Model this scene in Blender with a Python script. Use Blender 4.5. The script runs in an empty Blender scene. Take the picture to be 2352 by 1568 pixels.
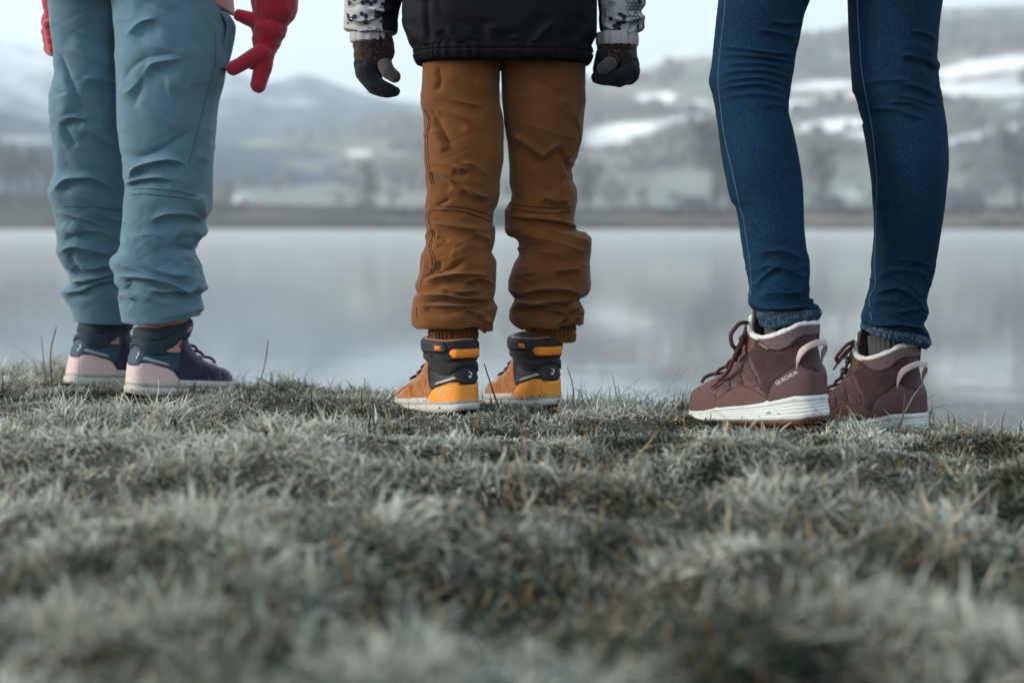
import bpy, bmesh, math, random
import numpy as np
from mathutils import Vector, Matrix

random.seed(7)
RNG = np.random.default_rng(7)
SC = bpy.context.scene
COL = SC.collection

# ------------------------------------------------------------------ camera, sky, sun, exposure
FPX = 50.0 / 36.0 * 2352.0          # focal length in photo pixels (photo taken as 2352 x 1568)
CX, CY = 1176.0, 784.0
HORIZON = 515.0
CAM_Z = 0.266
PITCH = math.atan((CY - HORIZON) / FPX)
cam_d = bpy.data.cameras.new('camera')
cam_d.lens = 50.0
cam_d.sensor_width = 36.0
cam_d.clip_start = 0.05
cam_d.clip_end = 6000
cam_d.dof.use_dof = True
cam_d.dof.focus_distance = 1.98
cam_d.dof.aperture_fstop = 3.2
cam = bpy.data.objects.new('camera', cam_d)
COL.objects.link(cam)
cam.location = (0, 0, CAM_Z)
cam.rotation_euler = (math.radians(90) - PITCH, 0, 0)
SC.camera = cam

SUN_ELEV, SUN_AZ = math.radians(15), math.radians(264)   # azimuth clockwise from +Y: behind the camera, to the left
world = bpy.data.worlds.new('World')
SC.world = world
world.use_nodes = True
wn = world.node_tree
bg = wn.nodes['Background']
sky = wn.nodes.new('ShaderNodeTexSky')
sky.sky_type = 'NISHITA'
sky.sun_disc = False
sky.sun_elevation = SUN_ELEV
sky.sun_rotation = SUN_AZ
sky.altitude = 600
sky.air_density = 1.0
sky.dust_density = 5.0
sky.ozone_density = 1.0
# thin high overcast: the clear sky blended evenly with one pale grey
mixn = wn.nodes.new('ShaderNodeMix'); mixn.data_type = 'RGBA'
mixn.inputs['Factor'].default_value = 0.70
mixn.inputs['B'].default_value = (8.0, 9.25, 10.1, 1)
wn.links.new(sky.outputs['Color'], mixn.inputs['A'])
wn.links.new(mixn.outputs['Result'], bg.inputs['Color'])
bg.inputs['Strength'].default_value = 0.094

sun_d = bpy.data.lights.new('sun', 'SUN')
sun_d.energy = 4.0
sun_d.angle = math.radians(18)
sun_d.color = (1.0, 0.90, 0.78)
sun = bpy.data.objects.new('sun', sun_d)
COL.objects.link(sun)
sv = Vector((math.sin(SUN_AZ) * math.cos(SUN_ELEV), math.cos(SUN_AZ) * math.cos(SUN_ELEV), math.sin(SUN_ELEV)))
sun.rotation_euler = sv.to_track_quat('Z', 'Y').to_euler()

SC.view_settings.view_transform = 'Standard'
SC.view_settings.look = 'None'
SC.view_settings.exposure = 0.74
SC.view_settings.gamma = 1.0
SC.view_settings.use_curve_mapping = False
SC.render.engine = 'CYCLES'
SC.cycles.use_denoising = True
SC.cycles.max_bounces = 6
SC.cycles.diffuse_bounces = 3
SC.cycles.glossy_bounces = 3
SC.cycles.transmission_bounces = 2
SC.cycles.volume_bounces = 1
SC.cycles.sample_clamp_indirect = 6

# ------------------------------------------------------------------ numeric helpers
CP, SP = math.cos(PITCH), math.sin(PITCH)

def at(x, y, Y):
    """photo pixel (2352-wide) -> world point on the upright plane at distance Y"""
    x = np.asarray(x, float); y = np.asarray(y, float); Y = np.asarray(Y, float)
    a = (x - CX) / FPX; b = (CY - y) / FPX
    dy = CP + b * SP; dz = -SP + b * CP
    s = Y / dy
    return np.stack(np.broadcast_arrays(a * s, Y, CAM_Z + dz * s), -1)

def proj(P):
    P = np.asarray(P, float)
    X, Y, Z = P[..., 0], P[..., 1], P[..., 2] - CAM_Z
    d = Y * CP - Z * SP
    return CX + FPX * X / d, CY - FPX * (Y * SP + Z * CP) / d

def pchip(xk, yk, x):
    xk = np.asarray(xk, float); yk = np.asarray(yk, float); x = np.clip(x, xk[0], xk[-1])
    h = np.diff(xk); d = np.diff(yk) / h
    m = np.zeros_like(yk)
    if len(xk) == 2:
        m[:] = d[0]
    else:
        w1 = 2 * h[1:] + h[:-1]; w2 = h[1:] + 2 * h[:-1]
        ok = d[1:] * d[:-1] > 0
        with np.errstate(divide='ignore', invalid='ignore'):
            mm = (w1 + w2) / (w1 / d[:-1] + w2 / d[1:])
        m[1:-1] = np.where(ok, mm, 0)
        m[0] = d[0]; m[-1] = d[-1]
    i = np.clip(np.searchsorted(xk, x) - 1, 0, len(h) - 1)
    t = (x - xk[i]) / h[i]
    t2, t3 = t * t, t * t * t
    return (yk[i] * (2 * t3 - 3 * t2 + 1) + h[i] * m[i] * (t3 - 2 * t2 + t)
            + yk[i + 1] * (-2 * t3 + 3 * t2) + h[i] * m[i + 1] * (t3 - t2))

def knots(pts):
    pts = sorted(pts)
    return np.array([p[0] for p in pts], float), np.array([p[1] for p in pts], float)

def gsmooth(a, s):
    n = int(3 * s) + 1
    k = np.exp(-0.5 * (np.arange(-n, n + 1) / s) ** 2); k /= k.sum()
    return np.convolve(np.pad(a, n, mode='edge'), k, 'valid')

def _hash(ix, iy, iz, s):
    h = (ix.astype(np.int64) * 374761393 + iy.astype(np.int64) * 668265263 + iz.astype(np.int64) * 2147483647 + s * 974711) & 0xFFFFFFFF
    h = ((h ^ (h >> 13)) * 1274126177) & 0xFFFFFFFF
    h = ((h ^ (h >> 16)) * 2246822519) & 0xFFFFFFFF
    return (h ^ (h >> 15)) / 2147483648.0 - 1.0

def noise(x, y, z=0.0, seed=0):
    x, y, z = np.broadcast_arrays(np.asarray(x, float), np.asarray(y, float), np.asarray(z, float))
    fx, fy, fz = np.floor(x), np.floor(y), np.floor(z)
    u, v, w = x - fx, y - fy, z - fz
    su, sv_, sw = [q * q * q * (q * (q * 6 - 15) + 10) for q in (u, v, w)]
    r = 0
    for a in (0, 1):
        for b in (0, 1):
            for c in (0, 1):
                g = _hash(fx + a, fy + b, fz + c, seed)
                r = r + g * (su if a else 1 - su) * (sv_ if b else 1 - sv_) * (sw if c else 1 - sw)
    return r

def fbm(x, y, z=0.0, seed=0, o=4):
    r = 0; a = 1.0; f = 1.0
    for k in range(o):
        r = r + a * noise(np.asarray(x) * f, np.asarray(y) * f, np.asarray(z) * f, seed + 17 * k)
        a *= 0.5; f *= 2.03
    return r / 1.9

def smooth01(x):
    x = np.clip(x, 0, 1); return x * x * (3 - 2 * x)

def in_poly(px, py, poly):
    r = np.zeros(np.shape(px), bool)
    n = len(poly)
    for i in range(n):
        x1, y1 = poly[i]; x2, y2 = poly[(i + 1) % n]
        if y1 == y2: continue
        c = ((y1 > py) != (y2 > py)) & (px < (x2 - x1) * (py - y1) / (y2 - y1) + x1)
        r ^= c
    return r

def near_poly(px, py, poly, closed=True):
    """nearest point on a polyline: (distance, x, y, signed side, position along 0..1)"""
    best = np.full(np.shape(px), 1e18); bx = np.array(px, float); by = np.array(py, float)
    sg = np.zeros(np.shape(px)); tt = np.zeros(np.shape(px))
    m = len(poly) if closed else len(poly) - 1
    seg = [math.hypot(poly[(i + 1) % len(poly)][0] - poly[i][0], poly[(i + 1) % len(poly)][1] - poly[i][1]) for i in range(m)]
    tot = sum(seg) or 1; acc = 0
    for i in range(m):
        x1, y1 = poly[i]; x2, y2 = poly[(i + 1) % len(poly)]
        dx, dy = x2 - x1, y2 - y1; l2 = dx * dx + dy * dy
        if l2 == 0: continue
        t = np.clip(((px - x1) * dx + (py - y1) * dy) / l2, 0, 1)
        qx, qy = x1 + t * dx, y1 + t * dy
        d = (px - qx) ** 2 + (py - qy) ** 2
        k = d < best
        best = np.where(k, d, best); bx = np.where(k, qx, bx); by = np.where(k, qy, by)
        sg = np.where(k, np.sign(dx * (py - y1) - dy * (px - x1)), sg)
        tt = np.where(k, (acc + t * seg[i]) / tot, tt)
        acc += seg[i]
    return np.sqrt(best), bx, by, sg, tt

# ------------------------------------------------------------------ object helpers
def root_loc(o):
    while o.parent: o = o.parent
    return np.array(o.location)

def link(name, me, parent=None):
    o = bpy.data.objects.new(name, me)
    COL.objects.link(o)
    if parent: o.parent = parent
    return o

def obj(name, V, F, mat, parent=None, smooth=True, attr=None, uv=None):
    V = np.asarray(V, np.float64).reshape(-1, 3)
    if parent is not None: V = V - root_loc(parent)
    me = bpy.data.meshes.new(name)
    if isinstance(F, np.ndarray):
        n, k = F.shape
        me.vertices.add(len(V)); me.loops.add(n * k); me.polygons.add(n)
        me.vertices.foreach_set('co', V.astype(np.float32).ravel())
        me.loops.foreach_set('vertex_index', F.astype(np.int32).ravel())
        me.polygons.foreach_set('loop_start', np.arange(0, n * k, k, dtype=np.int32))
        me.update(calc_edges=True)
        me.validate()
    else:
        me.from_pydata([tuple(v) for v in V], [], [tuple(f) for f in F])
        me.update()
    if smooth: me.polygons.foreach_set('use_smooth', np.ones(len(me.polygons), bool))
    if attr is not None:
        a = me.color_attributes.new('Col', 'FLOAT_COLOR', 'POINT')
        c = np.ones((len(V), 4), np.float32); c[:, :3] = attr
        a.data.foreach_set('color', c.ravel())
    if mat: me.materials.append(mat)
    return link(name, me, parent)

def thing(name, label, cat, loc=(0, 0, 0), group=None):
    o = bpy.data.objects.new(name, None); COL.objects.link(o)
    o.location = loc; o.empty_display_size = 0.05
    o['label'] = label; o['category'] = cat
    if group: o['group'] = group
    return o

def tag(o, label=None, cat=None, group=None, kind=None):
    for k, v in (('label', label), ('category', cat), ('group', group), ('kind', kind)):
        if v: o[k] = v
    return o

def grid_faces(nr, nc, closed):
    i = np.arange(nr - 1)[:, None]; j = np.arange(nc if closed else nc - 1)[None, :]
    j2 = (j + 1) % nc
    return np.stack([i * nc + j, i * nc + j2, (i + 1) * nc + j2, (i + 1) * nc + j], -1).reshape(-1, 4)

def grid_normals(P, closed=True):
    du = np.gradient(P, axis=0)
    if closed: dv = np.roll(P, -1, 1) - np.roll(P, 1, 1)
    else: dv = np.gradient(P, axis=1)
    n = np.cross(dv, du)
    return n / np.maximum(np.linalg.norm(n, axis=-1, keepdims=True), 1e-12)

def tube_mesh(path, r, seg=8, closed_ends=True):
    """round tube along a list of points, radius r (number or list); returns V, F"""
    P = np.asarray(path, float); n = len(P)
    R = np.full(n, r, float) if np.isscalar(r) else np.asarray(r, float)
    T = np.gradient(P, axis=0); T /= np.maximum(np.linalg.norm(T, axis=1, keepdims=True), 1e-12)
    up = np.array([0, 0, 1.0]) if abs(T[0][2]) < 0.9 else np.array([1.0, 0, 0])
    V = []
    A = np.cross(T[0], up); A /= np.linalg.norm(A)
    for i in range(n):
        A = A - T[i] * A.dot(T[i]); A /= max(np.linalg.norm(A), 1e-9)
        B = np.cross(T[i], A)
        for k in range(seg):
            q = 2 * math.pi * k / seg
            V.append(P[i] + R[i] * (math.cos(q) * A + math.sin(q) * B))
    F = [tuple(f) for f in grid_faces(n, seg, True)]
    if closed_ends:
        F.append(tuple(range(seg - 1, -1, -1))); F.append(tuple(range((n - 1) * seg, n * seg)))
    return V, F

def spline(pts, n):
    """smooth path through points (Catmull-Rom by pchip per axis over chord length)"""
    P = np.asarray(pts, float)
    d = np.r_[0, np.cumsum(np.linalg.norm(np.diff(P, axis=0), axis=1))]
    t = np.linspace(0, d[-1], n)
    return np.stack([pchip(d, P[:, k], t) for k in range(P.shape[1])], -1)

class MB:
    def __init__(s): s.V = []; s.F = []
    def add(s, V, F):
        o = len(s.V); s.V.extend([tuple(v) for v in V]); s.F.extend([tuple(i + o for i in f) for f in F]); return s
    def box(s, c, d, M=None):
        x, y, z = [q / 2 for q in d]
        V = [Vector((sx * x, sy * y, sz * z)) for sx in (-1, 1) for sy in (-1, 1) for sz in (-1, 1)]
        if M is not None: V = [M @ v for v in V]
        V = [v + Vector(c) for v in V]
        return s.add(V, [(0, 1, 3, 2), (4, 6, 7, 5), (0, 4, 5, 1), (2, 3, 7, 6), (0, 2, 6, 4), (1, 5, 7, 3)])
    def build(s, name, mat, parent=None, smooth=False): return obj(name, s.V, s.F, mat, parent, smooth)

# ------------------------------------------------------------------ materials
def mat(name, col, rough=0.8, var=0.15, nscale=40, bump=0.0, bscale=400, sheen=0.0, col2=None, spec=0.3, stretch=None, lo=0.35, hi=0.65, wear=0.0, wscale=9):
    m = bpy.data.materials.new(name); m.use_nodes = True
    nt = m.node_tree; b = nt.nodes['Principled BSDF']
    b.inputs['Roughness'].default_value = rough
    b.inputs['Specular IOR Level'].default_value = spec
    if sheen:
        b.inputs['Sheen Weight'].default_value = sheen
        b.inputs['Sheen Roughness'].default_value = 0.5
    tc = nt.nodes.new('ShaderNodeTexCoord')
    src = tc.outputs['Object']
    if stretch:
        mp = nt.nodes.new('ShaderNodeMapping'); mp.inputs['Scale'].default_value = stretch
        nt.links.new(src, mp.inputs['Vector']); src = mp.outputs['Vector']
    n = nt.nodes.new('ShaderNodeTexNoise'); n.inputs['Scale'].default_value = nscale; n.inputs['Detail'].default_value = 5
    nt.links.new(src, n.inputs['Vector'])
    r = nt.nodes.new('ShaderNodeValToRGB')
    c1 = [q * (1 - var) for q in col]; c2 = list(col2) if col2 else [min(1, q * (1 + var)) for q in col]
    r.color_ramp.elements[0].position = lo; r.color_ramp.elements[1].position = hi
    r.color_ramp.elements[0].color = (*c1, 1); r.color_ramp.elements[1].color = (*c2, 1)
    nt.links.new(n.outputs['Fac'], r.inputs['Fac'])
    if wear:      # broad fading and soiling of the cloth
        nw = nt.nodes.new('ShaderNodeTexNoise'); nw.inputs['Scale'].default_value = wscale; nw.inputs['Detail'].default_value = 4
        nt.links.new(tc.outputs['Object'], nw.inputs['Vector'])
        mw = nt.nodes.new('ShaderNodeMapRange'); mw.inputs['From Min'].default_value = 0.3; mw.inputs['From Max'].default_value = 0.7
        mw.inputs['To Min'].default_value = 1 - wear; mw.inputs['To Max'].default_value = 1 + wear
        nt.links.new(nw.outputs['Fac'], mw.inputs['Value'])
        vm = nt.nodes.new('ShaderNodeVectorMath'); vm.operation = 'SCALE'
        nt.links.new(r.outputs['Color'], vm.inputs[0]); nt.links.new(mw.outputs['Result'], vm.inputs['Scale'])
        nt.links.new(vm.outputs['Vector'], b.inputs['Base Color'])
    else: nt.links.new(r.outputs['Color'], b.inputs['Base Color'])
    if bump:
        n2 = nt.nodes.new('ShaderNodeTexNoise'); n2.inputs['Scale'].default_value = bscale; n2.inputs['Detail'].default_value = 3
        nt.links.new(tc.outputs['Object'], n2.inputs['Vector'])
        bp = nt.nodes.new('ShaderNodeBump'); bp.inputs['Strength'].default_value = bump; bp.inputs['Distance'].default_value = 0.001
        nt.links.new(n2.outputs['Fac'], bp.inputs['Height'])
        nt.links.new(bp.outputs['Normal'], b.inputs['Normal'])
    return m

def attr_mat(name, rough=0.9, spec=0.2, var=0.0, nscale=1.0, trans=0.0):
    m = bpy.data.materials.new(name); m.use_nodes = True
    nt = m.node_tree; b = nt.nodes['Principled BSDF']
    b.inputs['Roughness'].default_value = rough; b.inputs['Specular IOR Level'].default_value = spec
    a = nt.nodes.new('ShaderNodeAttribute'); a.attribute_name = 'Col'
    if var:
        tc = nt.nodes.new('ShaderNodeTexCoord'); n = nt.nodes.new('ShaderNodeTexNoise')
        n.inputs['Scale'].default_value = nscale; n.inputs['Detail'].default_value = 6
        nt.links.new(tc.outputs['Object'], n.inputs['Vector'])
        mr = nt.nodes.new('ShaderNodeMapRange'); mr.inputs['From Min'].default_value = 0.3; mr.inputs['From Max'].default_value = 0.7
        mr.inputs['To Min'].default_value = 1 - var; mr.inputs['To Max'].default_value = 1 + var
        nt.links.new(n.outputs['Fac'], mr.inputs['Value'])
        mx = nt.nodes.new('ShaderNodeVectorMath'); mx.operation = 'SCALE'
        nt.links.new(a.outputs['Color'], mx.inputs[0]); nt.links.new(mr.outputs['Result'], mx.inputs['Scale'])
        nt.links.new(mx.outputs['Vector'], b.inputs['Base Color'])
    else:
        nt.links.new(a.outputs['Color'], b.inputs['Base Color'])
    if trans:
        tr = nt.nodes.new('ShaderNodeBsdfTranslucent'); mx2 = nt.nodes.new('ShaderNodeMixShader')
        mx2.inputs[0].default_value = trans
        nt.links.new(a.outputs['Color'], tr.inputs['Color'])
        out = nt.nodes['Material Output']
        nt.links.new(b.outputs[0], mx2.inputs[1]); nt.links.new(tr.outputs[0], mx2.inputs[2]); nt.links.new(mx2.outputs[0], out.inputs['Surface'])
    return m

def srgb(r, g, b):
    f = lambda c: (c / 255 / 12.92) if c <= 10.3 else ((c / 255 + 0.055) / 1.055) ** 2.4
    return tuple(0.72 * q for q in (f(r), f(g), f(b)))
# ------------------------------------------------------------------ SETTING: ground, lake, far bank, hills, haze
LAKE_Z = -1.0

def bank_start(X): return 2.03 - 0.48 * np.clip(X, -1.0, 1.0)

def ground_z(X, Y):
    X = np.asarray(X, float); Y = np.asarray(Y, float)
    d = Y - bank_start(X)
    z = -np.tan(math.radians(5.5)) * np.clip(d, 0, 0.32)
    z = z - 0.42 * np.clip(d - 0.32, 0, 3.2)
    near = smooth01((9 - np.abs(Y)) / 6)
    hum = (0.018 + 0.018 * smooth01((1.75 - Y) / 0.4)) * noise(X / 0.23, Y / 0.12, 0, 3) + 0.010 * noise(X / 0.075, Y / 0.06, 0, 9)
    # the turf is trodden flat where people stand
    yh = 2.0 - 0.38 * np.clip(X, -1.2, 1.2)          # the line the heels stand on
    flat = 1 - 0.88 * np.exp(-((Y - yh - 0.02) / 0.24) ** 2)
    z = z - (0.005 + 0.007 * smooth01(-X / 0.3) + 0.010 * smooth01((X - 0.40) / 0.12)) * np.exp(-((Y - yh + 0.12) / 0.085) ** 2)
    far = 0.03 * noise(X / 1.3, Y / 1.3, 0, 5)
    return z + hum * near * flat + far * smooth01((np.abs(X) - 1.0) / 2) * 0.6 - 0.001

def sheet(xs, ys, zf):
    X, Y = np.meshgrid(xs, ys)
    return np.stack([X, Y, zf(X, Y)], -1)

xs = np.r_[-400, -120, -40, -15, -6, -3, np.linspace(-1.8, 1.8, 181), 3, 6, 15, 40, 120, 400]
ys = np.r_[-300, -100, -30, -10, -4, -1.5, np.linspace(-0.4, 3.2, 181), 3.6, 4.2, 5, 6, 8, 11]
P = sheet(xs, ys, ground_z)
M_SOIL = mat('frozen_soil', (0.030, 0.031, 0.022), 0.95, 0.4, 60, 0.6, 300, col2=(0.07, 0.068, 0.05))
g = obj('ground', P, grid_faces(len(ys), len(xs), False)[:, ::-1], M_SOIL)
tag(g, 'turf bank that slopes down to the lake', kind='structure')

# lake
m = bpy.data.materials.new('lake_water'); m.use_nodes = True
nt = m.node_tree; b = nt.nodes['Principled BSDF']
b.inputs['Base Color'].default_value = (0.085, 0.10, 0.10, 1)
b.inputs['Roughness'].default_value = 0.07
b.inputs['IOR'].default_value = 1.33
b.inputs['Specular IOR Level'].default_value = 0.5
tc = nt.nodes.new('ShaderNodeTexCoord')
mp = nt.nodes.new('ShaderNodeMapping'); mp.inputs['Scale'].default_value = (0.5, 2.2, 1)
n1 = nt.nodes.new('ShaderNodeTexNoise'); n1.inputs['Scale'].default_value = 1.4; n1.inputs['Detail'].default_value = 4
bp = nt.nodes.new('ShaderNodeBump'); bp.inputs['Strength'].default_value = 0.06; bp.inputs['Distance'].default_value = 0.05
nt.links.new(tc.outputs['Object'], mp.inputs['Vector']); nt.links.new(mp.outputs['Vector'], n1.inputs['Vector'])
sxyz = nt.nodes.new('ShaderNodeSeparateXYZ'); nt.links.new(tc.outputs['Object'], sxyz.inputs[0])
mr = nt.nodes.new('ShaderNodeMapRange'); mr.interpolation_type = 'SMOOTHSTEP'     # glassy under the bank, ruffled by a breeze further out
mr.inputs['From Min'].default_value = 8; mr.inputs['From Max'].default_value = 70
mr.inputs['To Min'].default_value = 0.02; mr.inputs['To Max'].default_value = 0.13
nt.links.new(sxyz.outputs['Y'], mr.inputs['Value']); nt.links.new(mr.outputs['Result'], b.inputs['Roughness'])
nt.links.new(n1.outputs['Fac'], bp.inputs['Height']); nt.links.new(bp.outputs['Normal'], b.inputs['Normal'])
lk = obj('lake', [(-900, 4.0, LAKE_Z), (900, 4.0, LAKE_Z), (900, 1400, LAKE_Z), (-900, 1400, LAKE_Z)], [(0, 1, 2, 3)], m, smooth=False)
tag(lk, 'calm misty lake', kind='structure')

# far bank: a low grassy dyke along the other shore
SHORE = 277.0
M_FAR = attr_mat('far_grassland', 0.95, 0.1, 0.25, 0.08)
bx = np.linspace(-330, 330, 331)
prof = np.array([0, 1.5, 4, 9, 14, 20, 28, 36, 48, 62, 80, 110, 160])
crest = pchip([-330, -130, -90, -60, -20, 30, 90, 330], [8.0, 7.6, 6.2, 5.0, 4.2, 4.0, 4.4, 6], bx)
X, D = np.meshgrid(bx, prof)
hfr = np.interp(D, [0, 4, 14, 28, 48, 160], [0, 0.12, 0.36, 0.72, 1.0, 1.1])
wob = 5 * noise(X / 40, 0.0 * D, 0, 31) + 2 * noise(X / 11, 0 * D, 0, 32)
Z = LAKE_Z - 0.02 + hfr * (crest[None, :] + 1.0) + 0.35 * noise(X / 9, D / 7, 0, 33) * smooth01(D / 8)
P = np.stack([X, SHORE + D + wob, Z], -1)
dark = np.array(srgb(38, 42, 36)); pale = np.array(srgb(116, 102, 86)); green = np.array(srgb(60, 66, 52))
band = noise(X / 26, D / 6, 0, 41) + 0.5 * noise(X / 9, D / 4, 0, 42)
col = green[None, None] + (pale - green) * smooth01(0.5 + band * 1.1)[..., None]
lowd = smooth01((11 - D) / 7 + 0.6 * noise(X / 16, D / 9, 0, 44))
col = col + (dark - col) * lowd[..., None] * 0.75
topd = smooth01((D - 20) / 8 + 0.7 * noise(X / 20, D / 8, 0, 45))
col = col + (dark * 0.8 - col) * topd[..., None] * 0.8
fb = obj('far_bank', P, grid_faces(len(prof), len(bx), False)[:, ::-1], M_FAR, attr=col.reshape(-1, 3))
tag(fb, 'low grassy bank along the far shore', kind='structure')

# hills: surfaces between a base line and a skyline read off the photo
M_HILL = attr_mat('hillside', 0.95, 0.1, 0.22, 0.03)
def hill(name, label, ridge, Yb, Yr, zb, colf, seed, nx=420, nr=90, rough=1.0, x0=-2200, x1=4600, relief=1.0):
    px = np.linspace(x0, x1, nx); kx, ky = knots(ridge)
    ry = pchip(kx, ky, px) + rough * 7 * fbm(px / 160, 0 * px, 0, seed)
    v = np.linspace(0, 1, nr)
    PX, V = np.meshgrid(px, v)
    Y = Yb + (Yr - Yb) * V
    top = at(px, ry, Yr)[..., 2]
    X = (PX - CX) / FPX * Y
    Z = zb + (top[None, :] - zb) * V ** 0.92 + relief * fbm(X / 60, Y / 45, 0, seed + 1) * (Yr - Yb) * 0.02 * np.sin(np.pi * V)
    P = np.stack([X, Y, Z], -1)
    _, PY = proj(P)
    P2 = np.concatenate([P, (P[-1] * [1.05, 1.05, 1] - [0, 0, 40])[None]], 0)
    col = colf(PX, PY, V)
    col = np.concatenate([col, col[-1:]], 0)
    o = obj(name, P2, grid_faces(nr + 1, nx, False)[:, ::-1], M_HILL, attr=col.reshape(-1, 3))
    tag(o, label, kind='structure')
    return P

def mixc(a, b, t): return a + (b - a) * np.clip(t, 0, 1)[..., None]
C_HAZY_FOREST = np.array((0.020, 0.048, 0.082)); C_MEAD = np.array((0.165, 0.165, 0.13)); C_SNOW = np.array((0.80, 0.80, 0.81)); C_WOOD = np.array((0.075, 0.066, 0.056))  # forest colour has the blue of the hazy air painted in
C_FROST = np.array((0.22, 0.235, 0.215))

def far_col(px, py, v):
    s = fbm(px / 130, py / 60, 0, 61) + 0.6 * fbm(px / 45, py / 30, 0, 62)
    return mixc(np.broadcast_to(C_HAZY_FOREST * 1.6, px.shape + (3,)), C_SNOW, 0.9 * smooth01(0.50 + s * 0.55 + (185 - py) / 160))
hill('mountain', 'pale snowy mountain far behind the lake, half lost in mist',
     [(-900, 60), (-300, 70), (0, 88), (120, 112), (330, 130), (520, 150), (620, 185), (700, 170), (820, 205), (930, 228), (1100, 250), (1400, 250), (3300, 250)],
     620, 1150, 0, far_col, 71, rough=1.4)

def forest_col(px, py, v):
    s = fbm(px / 90, py / 40, 0, 63)
    c = mixc(np.broadcast_to(C_HAZY_FOREST, px.shape + (3,)), C_MEAD * 0.8, smooth01(s * 1.4 - 0.25))
    sn = np.exp(-((px - 60) / 90) ** 2 - ((py - 322) / 9) ** 2) * 0.5
    return mixc(c, C_SNOW, sn)
hill('forest_slope', 'dark blue wooded slope rising behind the left shore',
     [(-900, 190), (-200, 220), (0, 250), (110, 275), (300, 290), (500, 325), (700, 345), (900, 372), (1050, 410), (1200, 470), (1400, 540), (3300, 560)],
     440, 640, 2.0, forest_col, 81, rough=1.0)

SNOWS = [  # px, py, half width, half height, tilt (dy per dx), strength
    (1500, 226, 55, 16, -0.10, 1.0), (1430, 300, 90, 15, -0.10, .95), (1395, 325, 70, 10, -0.05, .9), (1560, 275, 90, 9, -0.12, .6), (1600, 240, 40, 10, -.1, .6),
    (1900, 288, 85, 14, -0.12, 1.0), (1960, 310, 60, 9, -.05, .8), (1880, 195, 90, 11, -0.08, .85), (1930, 222, 80, 10, -.1, .7), (1750, 245, 120, 16, -.1, .8),
    (2260, 152, 130, 20, -0.16, 1.0), (2250, 205, 130, 17, 0.02, 1.0), (2330, 178, 70, 10, -.1, .8), (2220, 318, 60, 9, -0.16, .9), (2310, 292, 60, 7, -.1, .6),
    (2180, 35, 50, 7, 0.0, .5), (2090, 62, 60, 7, 0.0, .5), (1650, 128, 40, 6, -.1, .7), (830, 352, 30, 8, 0, .8), (900, 288, 26, 7, 0, .4), (905, 352, 26, 5, 0, .35), (1200, 250, 80, 12, -.1, .6), (2050, 330, 40, 7, -.1, .4), (1960, 445, 40, 8, 0, .35), (2330, 240, 40, 8, -.1, .5)]
def big_col(px, py, v):
    s = fbm(px / 120, py / 42, 0, 65)
    c = mixc(np.broadcast_to(C_MEAD, px.shape + (3,)), C_WOOD, smooth01(0.5 + s * 1.5))
    c = mixc(c, C_FROST, smooth01((py - 380) / 60) * 0.75 * smooth01(0.75 + fbm(px / 70, py / 25, 0, 66)))
    w = 0.55 * fbm(px / 38, py / 13, 0, 67)
    for (x, y, a, h, k, q) in SNOWS:
        e = ((px - x) / a) ** 2 + ((py - y - k * (px - x)) / h) ** 2
        c = mixc(c, C_SNOW, q * smooth01((1.25 - e + w) / 0.7))
    return c
P_BIG = hill('hill', 'broad hillside with patches of snow and bare woods behind the lake',
     [(-900, 520), (200, 400), (440, 325), (560, 318), (700, 305), (790, 290), (900, 268), (970, 252), (1150, 220), (1340, 186), (1480, 156), (1640, 124), (1900, 70), (2100, 36), (2200, 16), (2352, 14), (3300, 30)],
     430, 900, 3.0, big_col, 91, nx=660, nr=170, x0=-2200, x1=4600)

# far woods on the hillside: one mass of bare crowns
def blob_mass(name, label, pts, sizes, cols):
    ico = bmesh.new(); bmesh.ops.create_icosphere(ico, subdivisions=1, radius=1)
    bv = np.array([v.co[:] for v in ico.verts]); bf = np.array([[v.index for v in f.verts] for f in ico.faces]); ico.free()
    n = len(pts); V = bv[None] * (1 + 0.35 * RNG.standard_normal((n, len(bv), 1)))
    V = V * np.asarray(sizes)[:, None, :] + np.asarray(pts)[:, None, :]
    F = bf[None] + (np.arange(n) * len(bv))[:, None, None]
    c = np.repeat(np.asarray(cols), len(bv), 0)
    o = obj(name, V, F.reshape(-1, 3), M_HILL, smooth=False, attr=c)
    tag(o, label, kind='stuff')
pts, sz, cl = [], [], []
nr_, nx_ = P_BIG.shape[:2]
pxx, pyy = proj(P_BIG)
dens = smooth01(0.45 + fbm(pxx / 120, pyy / 42, 0, 65) * 1.5)
tries = 0
while len(pts) < 1500 and tries < 40000:
    tries += 1
    i, j = RNG.integers(4, nr_ - 8), RNG.integers(0, nx_)
    x, y = pxx[i, j], pyy[i, j]
    if x < 300 or x > 2600: continue
    if any(abs(x - s[0]) < s[2] * 1.05 and abs(y - s[1] - s[4] * (x - s[0])) < s[3] * 1.1 for s in SNOWS if s[5] > .55): continue
    if RNG.random() > dens[i, j] * (0.35 + 0.65 * (x > 1300)): continue
    h = RNG.uniform(1.6, 3.4) * (P_BIG[i, j, 1] / 650)
    pts.append(P_BIG[i, j] + [0, 0, h * 0.6]); sz.append((h * 0.8, h * 0.8, h)); cl.append(C_WOOD * RNG.uniform(0.7, 1.5) * [1.05, 1, 0.95])
blob_mass('woodland', 'bare brown woods scattered over the far hillside', pts, sz, cl)

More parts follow.
